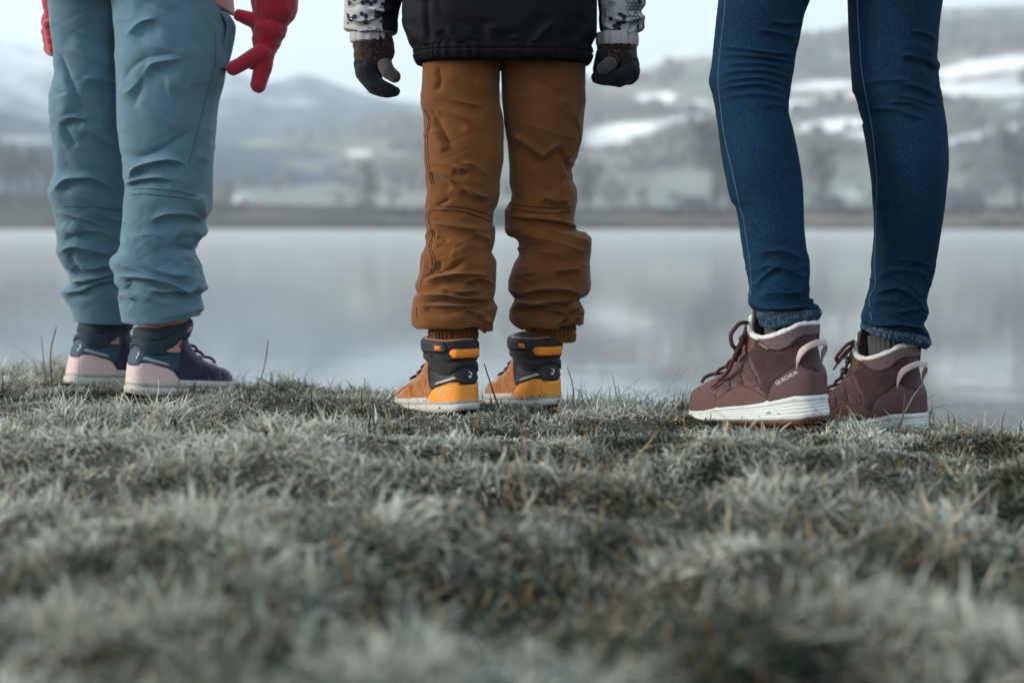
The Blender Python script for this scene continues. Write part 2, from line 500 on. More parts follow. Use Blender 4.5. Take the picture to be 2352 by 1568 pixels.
# hedges and reeds along the far bank
pts, sz, cl = [], [], []
for k in range(900):
    x = RNG.uniform(-140, 140)
    top = RNG.random() < 0.5
    d = RNG.uniform(22, 34) if top else RNG.uniform(1.0, 5)
    if noise(x / 14.0, 3.0 if top else 7.0, 0, 55) < (-0.1 if top else 0.12): continue
    zc = np.interp(x, bx, crest)
    z = LAKE_Z + np.interp(d, [0, 4, 14, 28, 48, 160], [0, .12, .36, .72, 1, 1.1]) * (zc + 1)
    h = RNG.uniform(0.3, 0.8)
    yo = 5 * float(noise(x / 40, 0, 0, 31)) + 2 * float(noise(x / 11, 0, 0, 32))
    pts.append((x, SHORE + d + yo, z + h * .4)); sz.append((h * 1.5, h, h)); cl.append(np.array(srgb(64, 62, 54)) * RNG.uniform(.6, 1.1))
blob_mass('hedge', 'low dark bushes and reeds along the far bank', pts, sz, cl)

def bank_z(x, d):
    return LAKE_Z + np.interp(d, [0, 4, 14, 28, 48, 160], [0, .12, .36, .72, 1, 1.1]) * (np.interp(x, bx, crest) + 1)

# haze: one closed box of even pale air round everything
HAZE = 0.0007
hz = MB().box((0, 560, 118), (2600, 1500, 246)).build('haze', None)
m = bpy.data.materials.new('misty_air'); m.use_nodes = True
nt = m.node_tree; nt.nodes.remove(nt.nodes['Principled BSDF'])
pv = nt.nodes.new('ShaderNodeVolumePrincipled')
pv.inputs['Color'].default_value = (0.82, 0.92, 1.0, 1); pv.inputs['Density'].default_value = HAZE; pv.inputs['Anisotropy'].default_value = 0.2
nt.links.new(pv.outputs[0], nt.nodes['Material Output'].inputs['Volume'])
hz.data.materials.append(m)
tag(hz, 'thin cold mist over the lake and hills', kind='stuff')
ms = MB().box((0, 133, LAKE_Z + 0.215), (900, 242, 0.39)).build('haze', None)
m2 = m.copy(); m2.name = 'lake_mist'; ms.data.materials.append(m2)
for n_ in m2.node_tree.nodes:
    if n_.type == 'PRINCIPLED_VOLUME' or n_.bl_idname == 'ShaderNodeVolumePrincipled':
        n_.inputs['Density'].default_value = 0.016; n_.inputs['Color'].default_value = (0.92, 0.96, 0.98, 1)
tag(ms, 'low white mist lying on the far water', kind='stuff')

# ------------------------------------------------------------------ trees and houses on the far shore
M_BARK = mat('grey_bark', (0.035, 0.030, 0.026), 0.9, 0.3, 3)
M_TWIG = mat('bare_twigs', (0.040, 0.034, 0.029), 0.9, 0.3, 2)
M_TWIG2 = mat('russet_twigs', (0.058, 0.044, 0.035), 0.9, 0.3, 2)
def far_tree(px, base_py, h_px, w_px, d, label, seed, group='bare trees on the far shore', twigs=900, m_t=None, lean=0.0, crown0=0.28):
    Y = SHORE + d; X = float((px - CX) / FPX * Y)
    z0 = float(at(px, base_py, Y)[2]) if base_py else float(bank_z(X, d)) - 0.3
    s = Y / FPX; H = h_px * s; W = w_px * s * 0.5
    r = np.random.default_rng(seed)
    t = thing('bare_tree', label, 'tree', (X, Y, z0), group)
    path = [np.array([X + lean * H * q * q + 0.02 * H * math.sin(5 * q + seed), Y, z0 + H * q]) for q in np.linspace(0, 0.92, 9)]
    b_ = MB().add(*tube_mesh(path, np.linspace(0.045 * H, 0.008 * H, 9), 7))
    b_.build('trunk', M_BARK, t, True)
    limb = MB(); tips = []
    for k in range(16):
        q = r.uniform(crown0, 0.9); p0 = np.array(path[int(q / 0.92 * 8)])
        a = r.uniform(0, 6.283); ln = W * r.uniform(.55, 1.0) * math.sqrt(max(0.12, 1 - ((q - 0.62) / 0.45) ** 2))
        p1 = p0 + np.array([math.cos(a) * ln, math.sin(a) * ln, H * r.uniform(.08, .25)])
        mid = (p0 + p1) / 2 - [0, 0, 0.03 * H]
        limb.add(*tube_mesh([p0, mid, p1], [0.014 * H, 0.009 * H, 0.004 * H], 5)); tips += [p1, mid, (mid + p1) / 2]
    lo = limb.build('limb', M_BARK, t, True)
    c = MB()
    for k in range(twigs):
        p = tips[r.integers(len(tips))] + r.standard_normal(3) * [W * .2, W * .2, H * .07]
        dv = r.standard_normal(3) + [0, 0, .7]; dv /= np.linalg.norm(dv); L = H * r.uniform(.04, .10); wd = 0.0060 * H
        sd = np.cross(dv, r.standard_normal(3)); sd /= np.linalg.norm(sd)
        c.add([p - sd * wd, p + sd * wd, p + dv * L + sd * wd * .3, p + dv * L - sd * wd * .3], [(0, 1, 2, 3)])
    c.build('crown', m_t or M_TWIG, t)
    return t
far_tree(845, None, 108, 66, 46, 'lone rounded bare tree on the far shore left of the brown trousers', 1)
far_tree(533, None, 52, 46, 50, 'small dark bushy tree next to the little white house on the far shore', 2)
far_tree(1352, None, 126, 90, 42, 'bare tree on the far shore just right of the brown trousers', 3)
far_tree(1645, None, 205, 130, 38, 'tallest bare tree on the far shore, left of the blue jeans', 4, twigs=1500)
far_tree(1668, None, 120, 80, 30, 'shorter bare tree under the tallest one beside the blue jeans', 14)
far_tree(1880, None, 150, 74, 44, 'slim bare tree seen between the two legs in jeans', 5, m_t=M_TWIG2)
far_tree(2335, None, 180, 110, 36, 'bare spreading tree at the right edge behind the jeans', 6, lean=-0.1)
for k, (x, hh, ww, lb) in enumerate([(-14, 128, 70, 'leftmost bare tree of the clump at the left edge'), (22, 118, 60, 'dense bare tree second from the left edge'),
                                     (56, 108, 52, 'bare tree in the middle of the clump at the left edge'), (88, 112, 54, 'bare tree just left of the light blue trousers'),
                                     (118, 100, 50, 'bare tree half hidden by the light blue trousers')]):
    far_tree(x, None, hh, ww, 50 + 3 * k, lb, 20 + k, 'clump of bare trees on the left far shore', twigs=1000)
far_tree(905, None, 42, 40, 47, 'low bush right of the lone rounded tree on the far shore', 31, crown0=.1)
far_tree(780, None, 34, 40, 47, 'low bush left of the lone rounded tree on the far shore', 32, crown0=.1)

M_WALLP = mat('white_render', (0.62, 0.62, 0.58), 0.9, 0.06, 1)
M_WALLD = mat('weathered_timber', (0.16, 0.15, 0.14), 0.9, 0.2, 1)
M_ROOFD = mat('dark_slate_roof', (0.05, 0.05, 0.062), 0.7, 0.2, 2)
M_ROOFS = mat('frosted_roof', (0.52, 0.55, 0.55), 0.8, 0.1, 2)
M_PANE = mat('dark_window_glass', (0.03, 0.035, 0.04), 0.15, 0.1, 1, spec=0.5)
def house(px, w_px, wall_px, roof_px, d, label, mw, mr, rz=0.25):
    Y = SHORE + d; X = float((px - CX) / FPX * Y); s = Y / FPX
    w, hw, hr = w_px * s, wall_px * s, roof_px * s; dp = w * 0.7
    z0 = float(bank_z(X, d)) - 0.2
    t = thing('house', label, 'house', (X, Y, z0), 'houses on the far shore')
    R = Matrix.Rotation(rz, 3, 'Z'); o = Vector((X, Y, z0))
    T = lambda pts: [o + R @ Vector(p) for p in pts]
    x, y = w / 2, dp / 2
    MB().add(T([(-x, -y, 0), (x, -y, 0), (x, y, 0), (-x, y, 0), (-x, -y, hw), (x, -y, hw), (x, y, hw), (-x, y, hw), (-x, 0, hw + hr * .93), (x, 0, hw + hr * .93)]),
             [(0, 1, 5, 4), (1, 2, 6, 9, 5), (2, 3, 7, 6), (3, 0, 4, 8, 7)]).build('wall', mw, t)
    e, th = w * 0.07, w * 0.03
    q = []
    for zz in (0, th):
        q += [(-x - e, -y - e, hw - e * .6 + zz), (x + e, -y - e, hw - e * .6 + zz), (x + e, 0, hw + hr + zz), (-x - e, 0, hw + hr + zz), (x + e, y + e, hw - e * .6 + zz), (-x - e, y + e, hw - e * .6 + zz)]
    rf = MB().add(T(q), [(6, 7, 8, 9), (9, 8, 10, 11), (0, 3, 2, 1), (3, 5, 4, 2), (0, 1, 7, 6), (4, 5, 11, 10), (1, 2, 8, 7), (2, 4, 10, 8), (0, 6, 9, 3), (3, 9, 11, 5)]).build('roof', mr, t)
    ch = MB().box(o + R @ Vector((x * .4, y * .25, hw + hr * 1.05)), (w * .07, w * .07, hr * .5), R).build('chimney', mw, rf)
    for k in (-.55, 0.0, .55):
        if k == 0.0:
            MB().box(o + R @ Vector((k * x, -y - .03, hw * .36)), (w * .1, .08, hw * .72), R).build('door', M_ROOFD, t)
        else:
            f = MB().box(o + R @ Vector((k * x, -y - .02, hw * .58)), (w * .12, .06, hw * .4), R).build('window', M_WALLP, t)
            MB().box(o + R @ Vector((k * x, -y - .05, hw * .58)), (w * .09, .06, hw * .32), R).build('pane', M_PANE, f)
house(560, 34, 12, 12, 48, 'little white house with a frosted roof beside a dark bush on the far left shore', M_WALLP, M_ROOFS, 0.7)
house(1592, 56, 8, 20, 44, 'dark roofed house left of the tallest bare tree', M_WALLD, M_ROOFD, 0.3)
house(1898, 62, 8, 20, 43, 'dark roofed house seen between the two legs in jeans', M_WALLD, M_ROOFD, 0.35)
house(2205, 80, 9, 24, 42, 'long dark roofed house right of the blue jeans', M_WALLD, M_ROOFD, 0.15)
# ------------------------------------------------------------------ PEOPLE
def zmap(x0, y0, s):      # a point read off an enlarged crop of the photo -> 2352-wide photo pixels
    return lambda pts: [((x0 + x / s) / 1.7415, (y0 + y / s) / 1.7415) for x, y in pts]
zb = zmap(0, 450, 1.742); z4 = zmap(100, 0, 2.0452); z5 = zmap(1300, 0, 1.7422); z2 = zmap(1550, 700, 2.24)
z6 = zmap(2700, 0, 1.6848); z6b = zmap(2700, 700, 1.6848)
kb = zmap(1500, 1200, 2.4758); lb = zmap(100, 1150, 2.4758); ab = zmap(2700, 1150, 2.0452)

def fold_field(x, y, folds):
    """height field (metres) from creases, ridges and overlaps read off the photo"""
    out = np.zeros_like(x)
    for f in folds:
        kind, pts, amp, w = f
        pts = [tuple(p) for p in spline(pts, max(8, 5 * len(pts)))]
        xs_ = [p[0] for p in pts]; ys_ = [p[1] for p in pts]; R = 6 * w + 4
        k = (x > min(xs_) - R) & (x < max(xs_) + R) & (y > min(ys_) - R) & (y < max(ys_) + R)
        if not k.any(): continue
        w = w * 0.82
        d, qx, qy, sg, tt = near_poly(x[k], y[k], pts, closed=False)
        ends = smooth01(np.minimum(tt, 1 - tt) / 0.22 + 0.12)
        # beyond the tips the distance is measured from the end point: fade with it
        if kind == 'v':      # crease: narrow valley, puffed lips
            h = -np.exp(-1.25 * d / w) + np.where(sg > 0, 0.75, 0.22) * np.exp(-((d - 2.6 * w) / (2.4 * w)) ** 2)
        elif kind == 'r':    # ridge
            h = np.exp(-0.9 * d / w) - np.where(sg > 0, 0.35, 0.0) * np.exp(-((d - 2.4 * w) / (1.6 * w)) ** 2)
        elif kind == 'd':    # dimple / soft hollow
            h = -np.exp(-(d / (1.6 * w)) ** 2)
        elif kind == 'o':    # overlap: the cloth on the left-hand side of the stroke stands proud
            h = np.where(sg > 0, np.exp(-(d / (5 * w)) ** 1.5), -0.35 * np.exp(-(d / w) ** 2))
        out[k] += amp * 0.00155 * h * ends
    return out

def leg(left, right, top, bot, Yc, folds, hem=None, bunch=None, dr=1.0, sq=0.92, nz=1.0, seed=0, step=2.0, nc=128, lip=18, depth_floor=0.0):
    """trouser leg lofted between two outlines (photo pixels). Returns grid (rows, around, 3)."""
    lk_, lv = np.array([p[1] for p in left], float), np.array([p[0] for p in left], float)
    rk_, rv = np.array([p[1] for p in right], float), np.array([p[0] for p in right], float)
    ys_ = np.arange(top, bot + 0.01, step)
    xl, xr = pchip(lk_, lv, ys_), pchip(rk_, rv, ys_)
    Y = gsmooth(np.array([Yc(y) for y in ys_]), 30)
    A = at(xl, ys_, Y); B = at(xr, ys_, Y)
    xc, hw = (A[:, 0] + B[:, 0]) / 2, (B[:, 0] - A[:, 0]) / 2
    hd = gsmooth(hw, 18) * dr + depth_floor
    z = A[:, 2]
    a = np.linspace(0, 2 * np.pi, nc, endpoint=False)[None, :]
    ca, sa = np.cos(a), np.sin(a)
    X = xc[:, None] + hw[:, None] * np.sign(ca) * np.abs(ca) ** sq
    YY = Y[:, None] + hd[:, None] * np.sign(sa) * np.abs(sa) ** sq
    Z = np.repeat(z[:, None], nc, 1)
    if hem is not None:      # slanting hem
        hx, hy = knots(hem)
        zh = at(hx, hy, np.full(len(hx), Y[-1]))[:, 2]
        wx = at(hx, hy, np.full(len(hx), Y[-1]))[:, 0]
        tgt = np.interp(X[-1], wx, zh) - z[-1]
        ramp = smooth01((ys_ - (bot - 70)) / 70)
        Z = Z + ramp[:, None] * tgt[None, :]
    P = np.stack([X, YY, Z], -1)
    N = grid_normals(P)
    px, py = proj(P)
    h = fold_field(px, py, folds)
    face = np.abs(N[..., 1]) ** 0.6
    R0 = hw.mean()
    u = (a * R0) * np.ones_like(Z)
    cu, su_ = np.cos(a) * R0, np.sin(a) * R0
    g1 = noise((cu) / 0.045 + 0 * Z, su_ / 0.045 + 0 * Z, (Z + 0.5 * cu) / 0.030, seed)
    g2 = noise((cu) / 0.022 + 0 * Z, su_ / 0.022 + 0 * Z, (Z - 0.6 * cu) / 0.016, seed + 3)
    if bunch:
        for (b0, b1, bs, amp_b, lam) in bunch:
            rmp = smooth01((py - b0) / bs) * smooth01((b1 - py) / bs)
            nn_ = noise(cu / .075 + 0 * Z, su_ / .075 + 0 * Z, (Z + .35 * cu) / lam, seed + 9)
            n2_ = noise(cu / .05 + 0 * Z, su_ / .05 + 0 * Z, (Z - .5 * cu) / (lam * .7), seed + 10)
            h = h + amp_b * .001 * rmp * (.55 - (1 - np.abs(nn_)) ** 4 * 1.5 + .45 * (1 - np.abs(n2_)) ** 3)
    h = h * (0.25 + 0.75 * face) + nz * 0.001 * (0.9 * (1 - np.abs(g1)) ** 2 * 1.6 - 0.9 + 0.35 * g2) * (0.3 + 0.7 * face)
    P = P + N * h[..., None]
    # hem turned inside
    c = P[-1].mean(0)
    inner = [P[-1] * 1.0 + (c - P[-1]) * k + np.array([0, 0, dz]) for k, dz in ((0.02, -0.0012), (0.06, 0.0005), (0.09, 0.008), (0.12, 0.03))]
    P = np.concatenate([P, np.stack(inner)], 0)
    return P

def join_grids(grids, cap=True):
    V, F, o = [], [], 0
    for P in grids:
        nr, nc = P.shape[:2]
        V.append(P.reshape(-1, 3)); F.append(grid_faces(nr, nc, True)[:, ::-1] + o)
        if cap:
            c = P[0].mean(0); ci = o + nr * nc
            V.append(c[None]); j = np.arange(nc); j2 = (j + 1) % nc
            F.append(np.stack([np.full(nc, ci), o + j, o + j2, o + j2], -1))
            o += nr * nc + 1
        else: o += nr * nc
    V = np.concatenate(V); F = np.concatenate(F)
    return V, [tuple(dict.fromkeys(f)) for f in F.tolist()]

def surf_lookup(P, pts, lift=0.0006):
    """lay photo points on the camera-facing side of a grid"""
    N = grid_normals(P); px, py = proj(P)
    view = P - np.array([0, 0, CAM_Z])
    if np.mean(np.sum(N * view, -1) * 1.0) > 0: pass
    front = P[..., 1] < P[..., 1].mean(1, keepdims=True) + 0.012
    out = []
    for x, y in pts:
        d = (px - x) ** 2 + (py - y) ** 2 + np.where(front, 0, 1e9)
        i = np.argpartition(d.ravel(), 3)[:4]; w = 1 / (d.ravel()[i] + 0.3); w /= w.sum()
        p = (P.reshape(-1, 3)[i] * w[:, None]).sum(0)
        v = p - np.array([0, 0, CAM_Z]); v /= np.linalg.norm(v)
        out.append(p - v * lift)
    return np.array(out)

def seam(P, pts, mat_, parent, name='seam', r=0.0008, dens=4.0, dashed=False, lift=0.0004):
    L = sum(math.dist(pts[i], pts[i + 1]) for i in range(len(pts) - 1))
    path = surf_lookup(P, spline(pts, max(6, int(L / dens))), lift)
    if len(path) > 8 and not dashed:
        for k in range(3): path[:, k] = gsmooth(path[:, k], 1.0)
    mb = MB()
    if dashed:
        for i in range(0, len(path) - 1, 2): mb.add(*tube_mesh(path[i:i + 2], r, 5))
    else: mb.add(*tube_mesh(path, r, 6))
    o = mb.build(name, mat_, parent, True)
    if dashed: o['kind'] = 'stuff'
    return o

# ---- cloth materials
M_BLUE = mat('blue_softshell', srgb(95, 132, 151), 0.92, 0.10, 700, 0.45, 900, spec=0.22, sheen=0.20, wear=0.10)
M_BROWN = mat('brown_softshell', srgb(118, 72, 30), 0.92, 0.12, 700, 0.5, 900, spec=0.22, sheen=0.14, wear=0.14)
M_BROWNT = mat('brown_thread', srgb(70, 44, 24), 0.8, 0.1, 50)
M_BLUET = mat('blue_thread', srgb(70, 104, 126), 0.8, 0.1, 50)
M_DENIM = mat('blue_denim', srgb(16, 44, 68), 0.95, 0.20, 620, 0.4, 900, spec=0.08, col2=srgb(27, 62, 88), stretch=(1.4, 1.4, 0.3), wear=0.28, wscale=7)
M_DENIMW = mat('worn_denim', srgb(28, 60, 86), 0.9, 0.2, 300, 0.3, 900, col2=srgb(92, 126, 150), stretch=(1, 1, 0.4), lo=.5, hi=.75)
M_SEAMW = mat('faded_seam', srgb(70, 104, 126), 0.85, 0.35, 500)
M_GOLD = mat('ochre_stitching', srgb(168, 120, 62), 0.8, 0.1, 50)
M_NAVY = mat('black_navy_shell', srgb(15, 17, 27), 0.75, 0.08, 600, 0.1, 900, spec=0.15)
M_NAVYRIB = mat('black_elastic', srgb(14, 15, 22), 0.8, 0.1, 600, 0.1, 900, spec=0.12)
M_WHITE = mat('white_shell', srgb(186, 188, 190), 0.7, 0.03, 300, 0.1, 900)
M_PRINT = mat('navy_print', srgb(30, 34, 52), 0.7, 0.05, 300)
M_PINKJ = mat('pink_jacket', srgb(196, 150, 142), 0.75, 0.06, 300, 0.1, 900)
M_RED = mat('red_fleece', srgb(176, 24, 52), 0.95, 0.2, 340, 1.0, 420, sheen=0.4)
M_GLOVE = mat('navy_knit', srgb(17, 22, 30), 0.95, 0.5, 300, 0.9, 700, sheen=0.08, col2=srgb(52, 60, 70), lo=0.5, hi=0.95)
M_TWEED = mat('brown_orange_knit', srgb(34, 27, 28), 0.95, 0.4, 330, 1.0, 500, sheen=0.2, col2=srgb(168, 92, 56), lo=0.56, hi=0.76)
M_GREYK = mat('grey_knit', srgb(74, 70, 70), 0.95, 0.25, 300, 0.9, 700, sheen=0.2)

# ================= left child: light blue trousers
child_a = thing('person', 'child in light blue trousers, red gloves and pink and navy boots, standing at the left', 'person', (*at(320, 918, 2.22)[:2], 0))
BL_l = [(114, -420), (112, -200), (116, -60), (114, 0), (118, 60), (127, 130), (129, 225 - 60), (122, 200), (116, 225), (118, 265), (120.6, 309), (126, 350), (131.8, 390), (124, 412), (117.8, 430), (115, 443), (123.6, 472), (130, 500), (133.5, 522), (133.5, 575), (138, 592), (145, 608), (161.5, 631), (163, 647), (143.4, 669), (152, 688), (165, 710), (173, 738)]
BL_l = sorted(BL_l, key=lambda p: p[1])
BL_r = [(330, -420), (322, -200), (312, -60), (300, 30), (282, 120), (284, 230), (292, 330), (298, 400), (304, 470), (302, 520), (296, 600), (292, 645), (304, 690), (306, 740)]
BR_l = [(230, -420), (236, -200), (250, -60), (262, 20), (270, 100), (269.4, 140), (271, 190), (272, 239), (274.5, 290), (279, 345), (285, 367), (286.7, 407), (291, 430), (288.5, 460), (286.7, 482.6), (283, 520), (280, 555), (275, 575), (262, 590), (255.4, 604), (267, 631), (266, 647), (277, 664), (276, 687), (283.5, 735)]
BR_r = [(528, -420), (530, -200), (526, -60), (522, 0), (520.7, 42), (522, 80), (522, 130), (516, 168), (501, 233), (495.4, 281), (488, 351), (487, 416), (486.5, 469), (477, 495), (470, 508), (474.7, 532), (460, 552), (445, 571.6), (456.5, 591), (463, 610), (467.4, 634), (470, 648), (474.7, 662), (461, 680), (462, 700), (467.4, 717), (458, 728)]
yA = lambda y: float(np.interp(y, [-100, 300, 740], [2.245, 2.27, 2.385]))
yB = lambda y: float(np.interp(y, [-100, 300, 740], [2.215, 2.205, 2.235]))
fA = [('v', zb([(362, 560), (480, 458), (600, 450), (700, 480), (810, 570)]), 5.0, 7), ('r', z4([(262, 400), (330, 560), (400, 740), (488, 962)]), 4.5, 7),
      ('v', z4([(320, 965), (420, 962), (495, 990)]), 4, 6), ('r', z4([(290, 1000), (350, 1110), (410, 1215)]), 4.0, 7), ('d', z4([(300, 760), (330, 880), (300, 960)]), 3.5, 12),
      ('v', zb([(395, 690), (450, 715), (520, 745)]), 3, 6), ('v', zb([(420, 975), (500, 930), (640, 960), (790, 1005)]), 4, 7), ('v', zb([(510, 1050), (620, 1088), (780, 1062)]), 4, 6),
      ('v', zb([(485, 1185), (600, 1165), (700, 1150), (800, 1125)]), 6, 5), ('v', zb([(440, 1255), (560, 1240), (640, 1205), (720, 1180), (810, 1168)]), 6, 5), ('r', zb([(420, 900), (560, 860), (700, 900)]), 3, 10),
      ('d', z4([(360, 330), (560, 470), (740, 560)]), 3, 14), ('v', z4([(470, 640), (640, 660), (760, 700)]), 2.5, 12), ('v', zb([(600, 100), (700, 180), (820, 250)]), 2.5, 10), ('r', zb([(470, 990), (500, 1040), (560, 1090)]), 3, 6),
      ('v', zb([(540, 820), (680, 830), (800, 870)]), 2.5, 7), ('d', zb([(420, 800), (560, 830)]), 2.5, 9)]
fB = [('v', z4([(830, 1500), (900, 1380), (1000, 1335), (1180, 1305), (1320, 1350)]), 5, 7), ('v', zb([(868, 520), (900, 490), (990, 462), (1100, 452), (1200, 480)]), 5, 5),
      ('d', zb([(1375, 570), (1395, 640), (1425, 735)]), 7, 9), ('v', zb([(1040, 770), (1110, 725), (1210, 700), (1340, 712), (1430, 800)]), 3.5, 8), ('v', zb([(1300, 960), (1350, 920), (1420, 840)]), 5, 8),
      ('v', zb([(805, 1142), (1000, 1150), (1200, 1200), (1320, 1250), (1400, 1185)]), 7, 5), ('v', zb([(1050, 1228), (1150, 1250), (1320, 1258)]), 5, 5), ('v', zb([(845, 1262), (880, 1280), (930, 1300)]), 4, 6),
      ('r', z4([(770, 700), (860, 560), (1000, 470), (1250, 440)]), 2.5, 9), ('v', z4([(770, 820), (900, 700), (1050, 520), (1300, 480)]), 2.5, 9), ('r', z4([(800, 1250), (920, 1290), (1100, 1230), (1350, 1080)]), 3, 12),
      ('d', z4([(1150, 700), (1300, 680)]), 3, 18), ('d', z4([(1500, 1000), (1490, 1200), (1440, 1350)]), 4, 14), ('v', z4([(830, 300), (960, 180), (1090, 150)]), 3.5, 12), ('r', z4([(880, 900), (960, 600), (1000, 480)]), 2.5, 8),
      ('v', zb([(1080, 1090), (1200, 1130), (1330, 1140)]), 3, 7), ('r', zb([(860, 1180), (900, 1200), (880, 1240)]), 3, 7), ('v', zb([(900, 880), (1050, 850), (1200, 900)]), 1.8, 14), ('v', zb([(1380, 1270), (1395, 1330), (1410, 1400)]), 3, 6),
      ('d', zb([(1300, 880), (1330, 960), (1300, 1040)]), 4, 12), ('r', zb([(1370, 980), (1400, 1080), (1390, 1150)]), 3, 9)]
gA = leg(BL_l, BL_r, -420, 738, yA, fA, hem=[(165, 732), (220, 738), (300, 741)], dr=1.02, seed=11, bunch=[(430, 735, 50, 2.2, .020), (-100, 450, 80, 1.6, .034)])
gB = leg(BR_l, BR_r, -420, 733, yB, fB, hem=[(280, 735), (330, 739), (390, 737), (430, 728), (465, 722)], dr=1.0, seed=12, nc=150, bunch=[(470, 735, 50, 2.0, .020), (-100, 480, 80, 1.5, .036)])
V, F = join_grids([gA, gB])
tr_a = tag(obj('trousers', V, F, M_BLUE, child_a), 'light blue trousers with gathered hems')
for gr, pts in ((gA, zb([(374, 652), (600, 655), (750, 672), (850, 690)])), (gB, zb([(880, 585), (980, 565), (1150, 580), (1360, 608)])), (gB, zb([(890, 540), (1000, 530), (1200, 545), (1370, 580)]))):
    seam(gr, pts, M_BLUET, tr_a, r=0.0009)
seam(gB, z4([(1560, 260), (1555, 500), (1490, 760), (1420, 1050), (1340, 1330)]), M_BLUET, tr_a, r=0.0008)
# hip pocket standing open at the right side
pk = spline([at(523, 28, 2.19), at(540, 60, 2.20), at(533, 106, 2.20), at(519, 160, 2.19)], 14)
mb = MB()
for s_, dy in ((0, 0), (1, .03)):
    pass
Vp = []
for i, p in enumerate(pk):
    for dx, dy in ((-0.012, -0.010), (0, 0), (-0.004, 0.03), (-0.03, 0.05)):
        Vp.append(p + [dx * (1 if True else 0), dy, 0])
mb.add(Vp, [tuple(f) for f in grid_faces(len(pk), 4, False)])
o = mb.build('pocket', M_BLUE, tr_a, True)
md = o.modifiers.new('thick', 'SOLIDIFY'); md.thickness = 0.0016
md = o.modifiers.new('sub', 'SUBSURF'); md.levels = 1; md.render_levels = 1
# pink jacket hem and body
def torso(left, right, top, bot, Y, dr, hem, mat_, parent, name, folds=(), seed=0, nz=1.2, lip=0, nc=160):
    g_ = leg(left, right, top, bot, lambda y: Y, list(folds), hem=hem, dr=dr, sq=0.68, seed=seed, nz=nz, nc=nc)
    V, F = join_grids([g_])
    return obj(name, V, F, mat_, parent), g_
jk_a, _ = torso([(104, -700), (104, -300), (106, -20)], [(536, -700), (534, -300), (531, -20)], -700, -20, 2.225, 0.62, [(100, -14), (440, -10), (475, -2), (500, 11), (531, 31)], M_PINKJ, child_a, 'jacket', seed=15)

# ================= middle child: brown trousers, navy jacket
child_b = thing('person', 'child in brown trousers, dark navy jacket and orange boots, standing in the middle', 'person', (*at(1110, 935, 2.03)[:2], 0))
L_l = z5([(690, -900), (682, -300), (680, 300), (680, 450), (672, 600), (665, 720), (676, 770), (685, 800), (688, 950), (690, 1100), (698, 1215)]) + z2([(335, 0), (345, 90), (350, 150), (330, 290), (328, 370), (345, 480), (340, 560), (338, 640), (300, 710), (288, 760), (283, 870), (262, 940), (245, 1000), (262, 1060), (232, 1105), (224, 1170), (220, 1220), (217, 1330), (262, 1366)])
L_r = z5([(1260, -900), (1260, -300), (1240, 100), (1222, 450), (1218, 600), (1218, 700), (1235, 800), (1246, 900), (1246, 1100), (1228, 1215)]) + z2([(1008, 60), (1006, 150), (985, 260), (950, 340), (946, 430), (968, 490), (966, 560), (950, 630), (933, 690), (960, 740), (979, 800), (975, 950), (962, 1060), (945, 1110), (968, 1160), (983, 1190), (968, 1270), (935, 1340), (884, 1402)])
R_l = z5([(1190, -900), (1195, -300), (1210, 200), (1225, 480), (1232, 700), (1250, 850), (1270, 1000), (1284, 1190)]) + z2([(1092, 60), (1110, 170), (1075, 270), (1048, 320), (1050, 400), (1053, 490), (1085, 545), (1140, 568), (1172, 610), (1176, 660), (1130, 800), (1092, 900), (1076, 960), (1082, 1020), (1136, 1115), (1112, 1170), (1090, 1230), (1086, 1285), (1112, 1330), (1140, 1350)])
R_r = z5([(1800, -900), (1810, -300), (1815, 300), (1815, 450), (1816, 650), (1800, 900), (1770, 1080), (1722, 1190), (1728, 1230)]) + z2([(1660, 50), (1692, 110), (1702, 200), (1690, 300), (1672, 400), (1690, 470), (1790, 525), (1830, 575), (1826, 680), (1808, 800), (1816, 900), (1826, 1000), (1795, 1075), (1722, 1120), (1740, 1160), (1766, 1220), (1767, 1300), (1750, 1345), (1700, 1356)])
srt = lambda L: sorted(L, key=lambda p: p[1])
yL = lambda y: float(np.interp(y, [0, 300, 750], [2.09, 2.08, 2.045])); yR = lambda y: float(np.interp(y, [0, 300, 750], [2.10, 2.105, 2.125]))
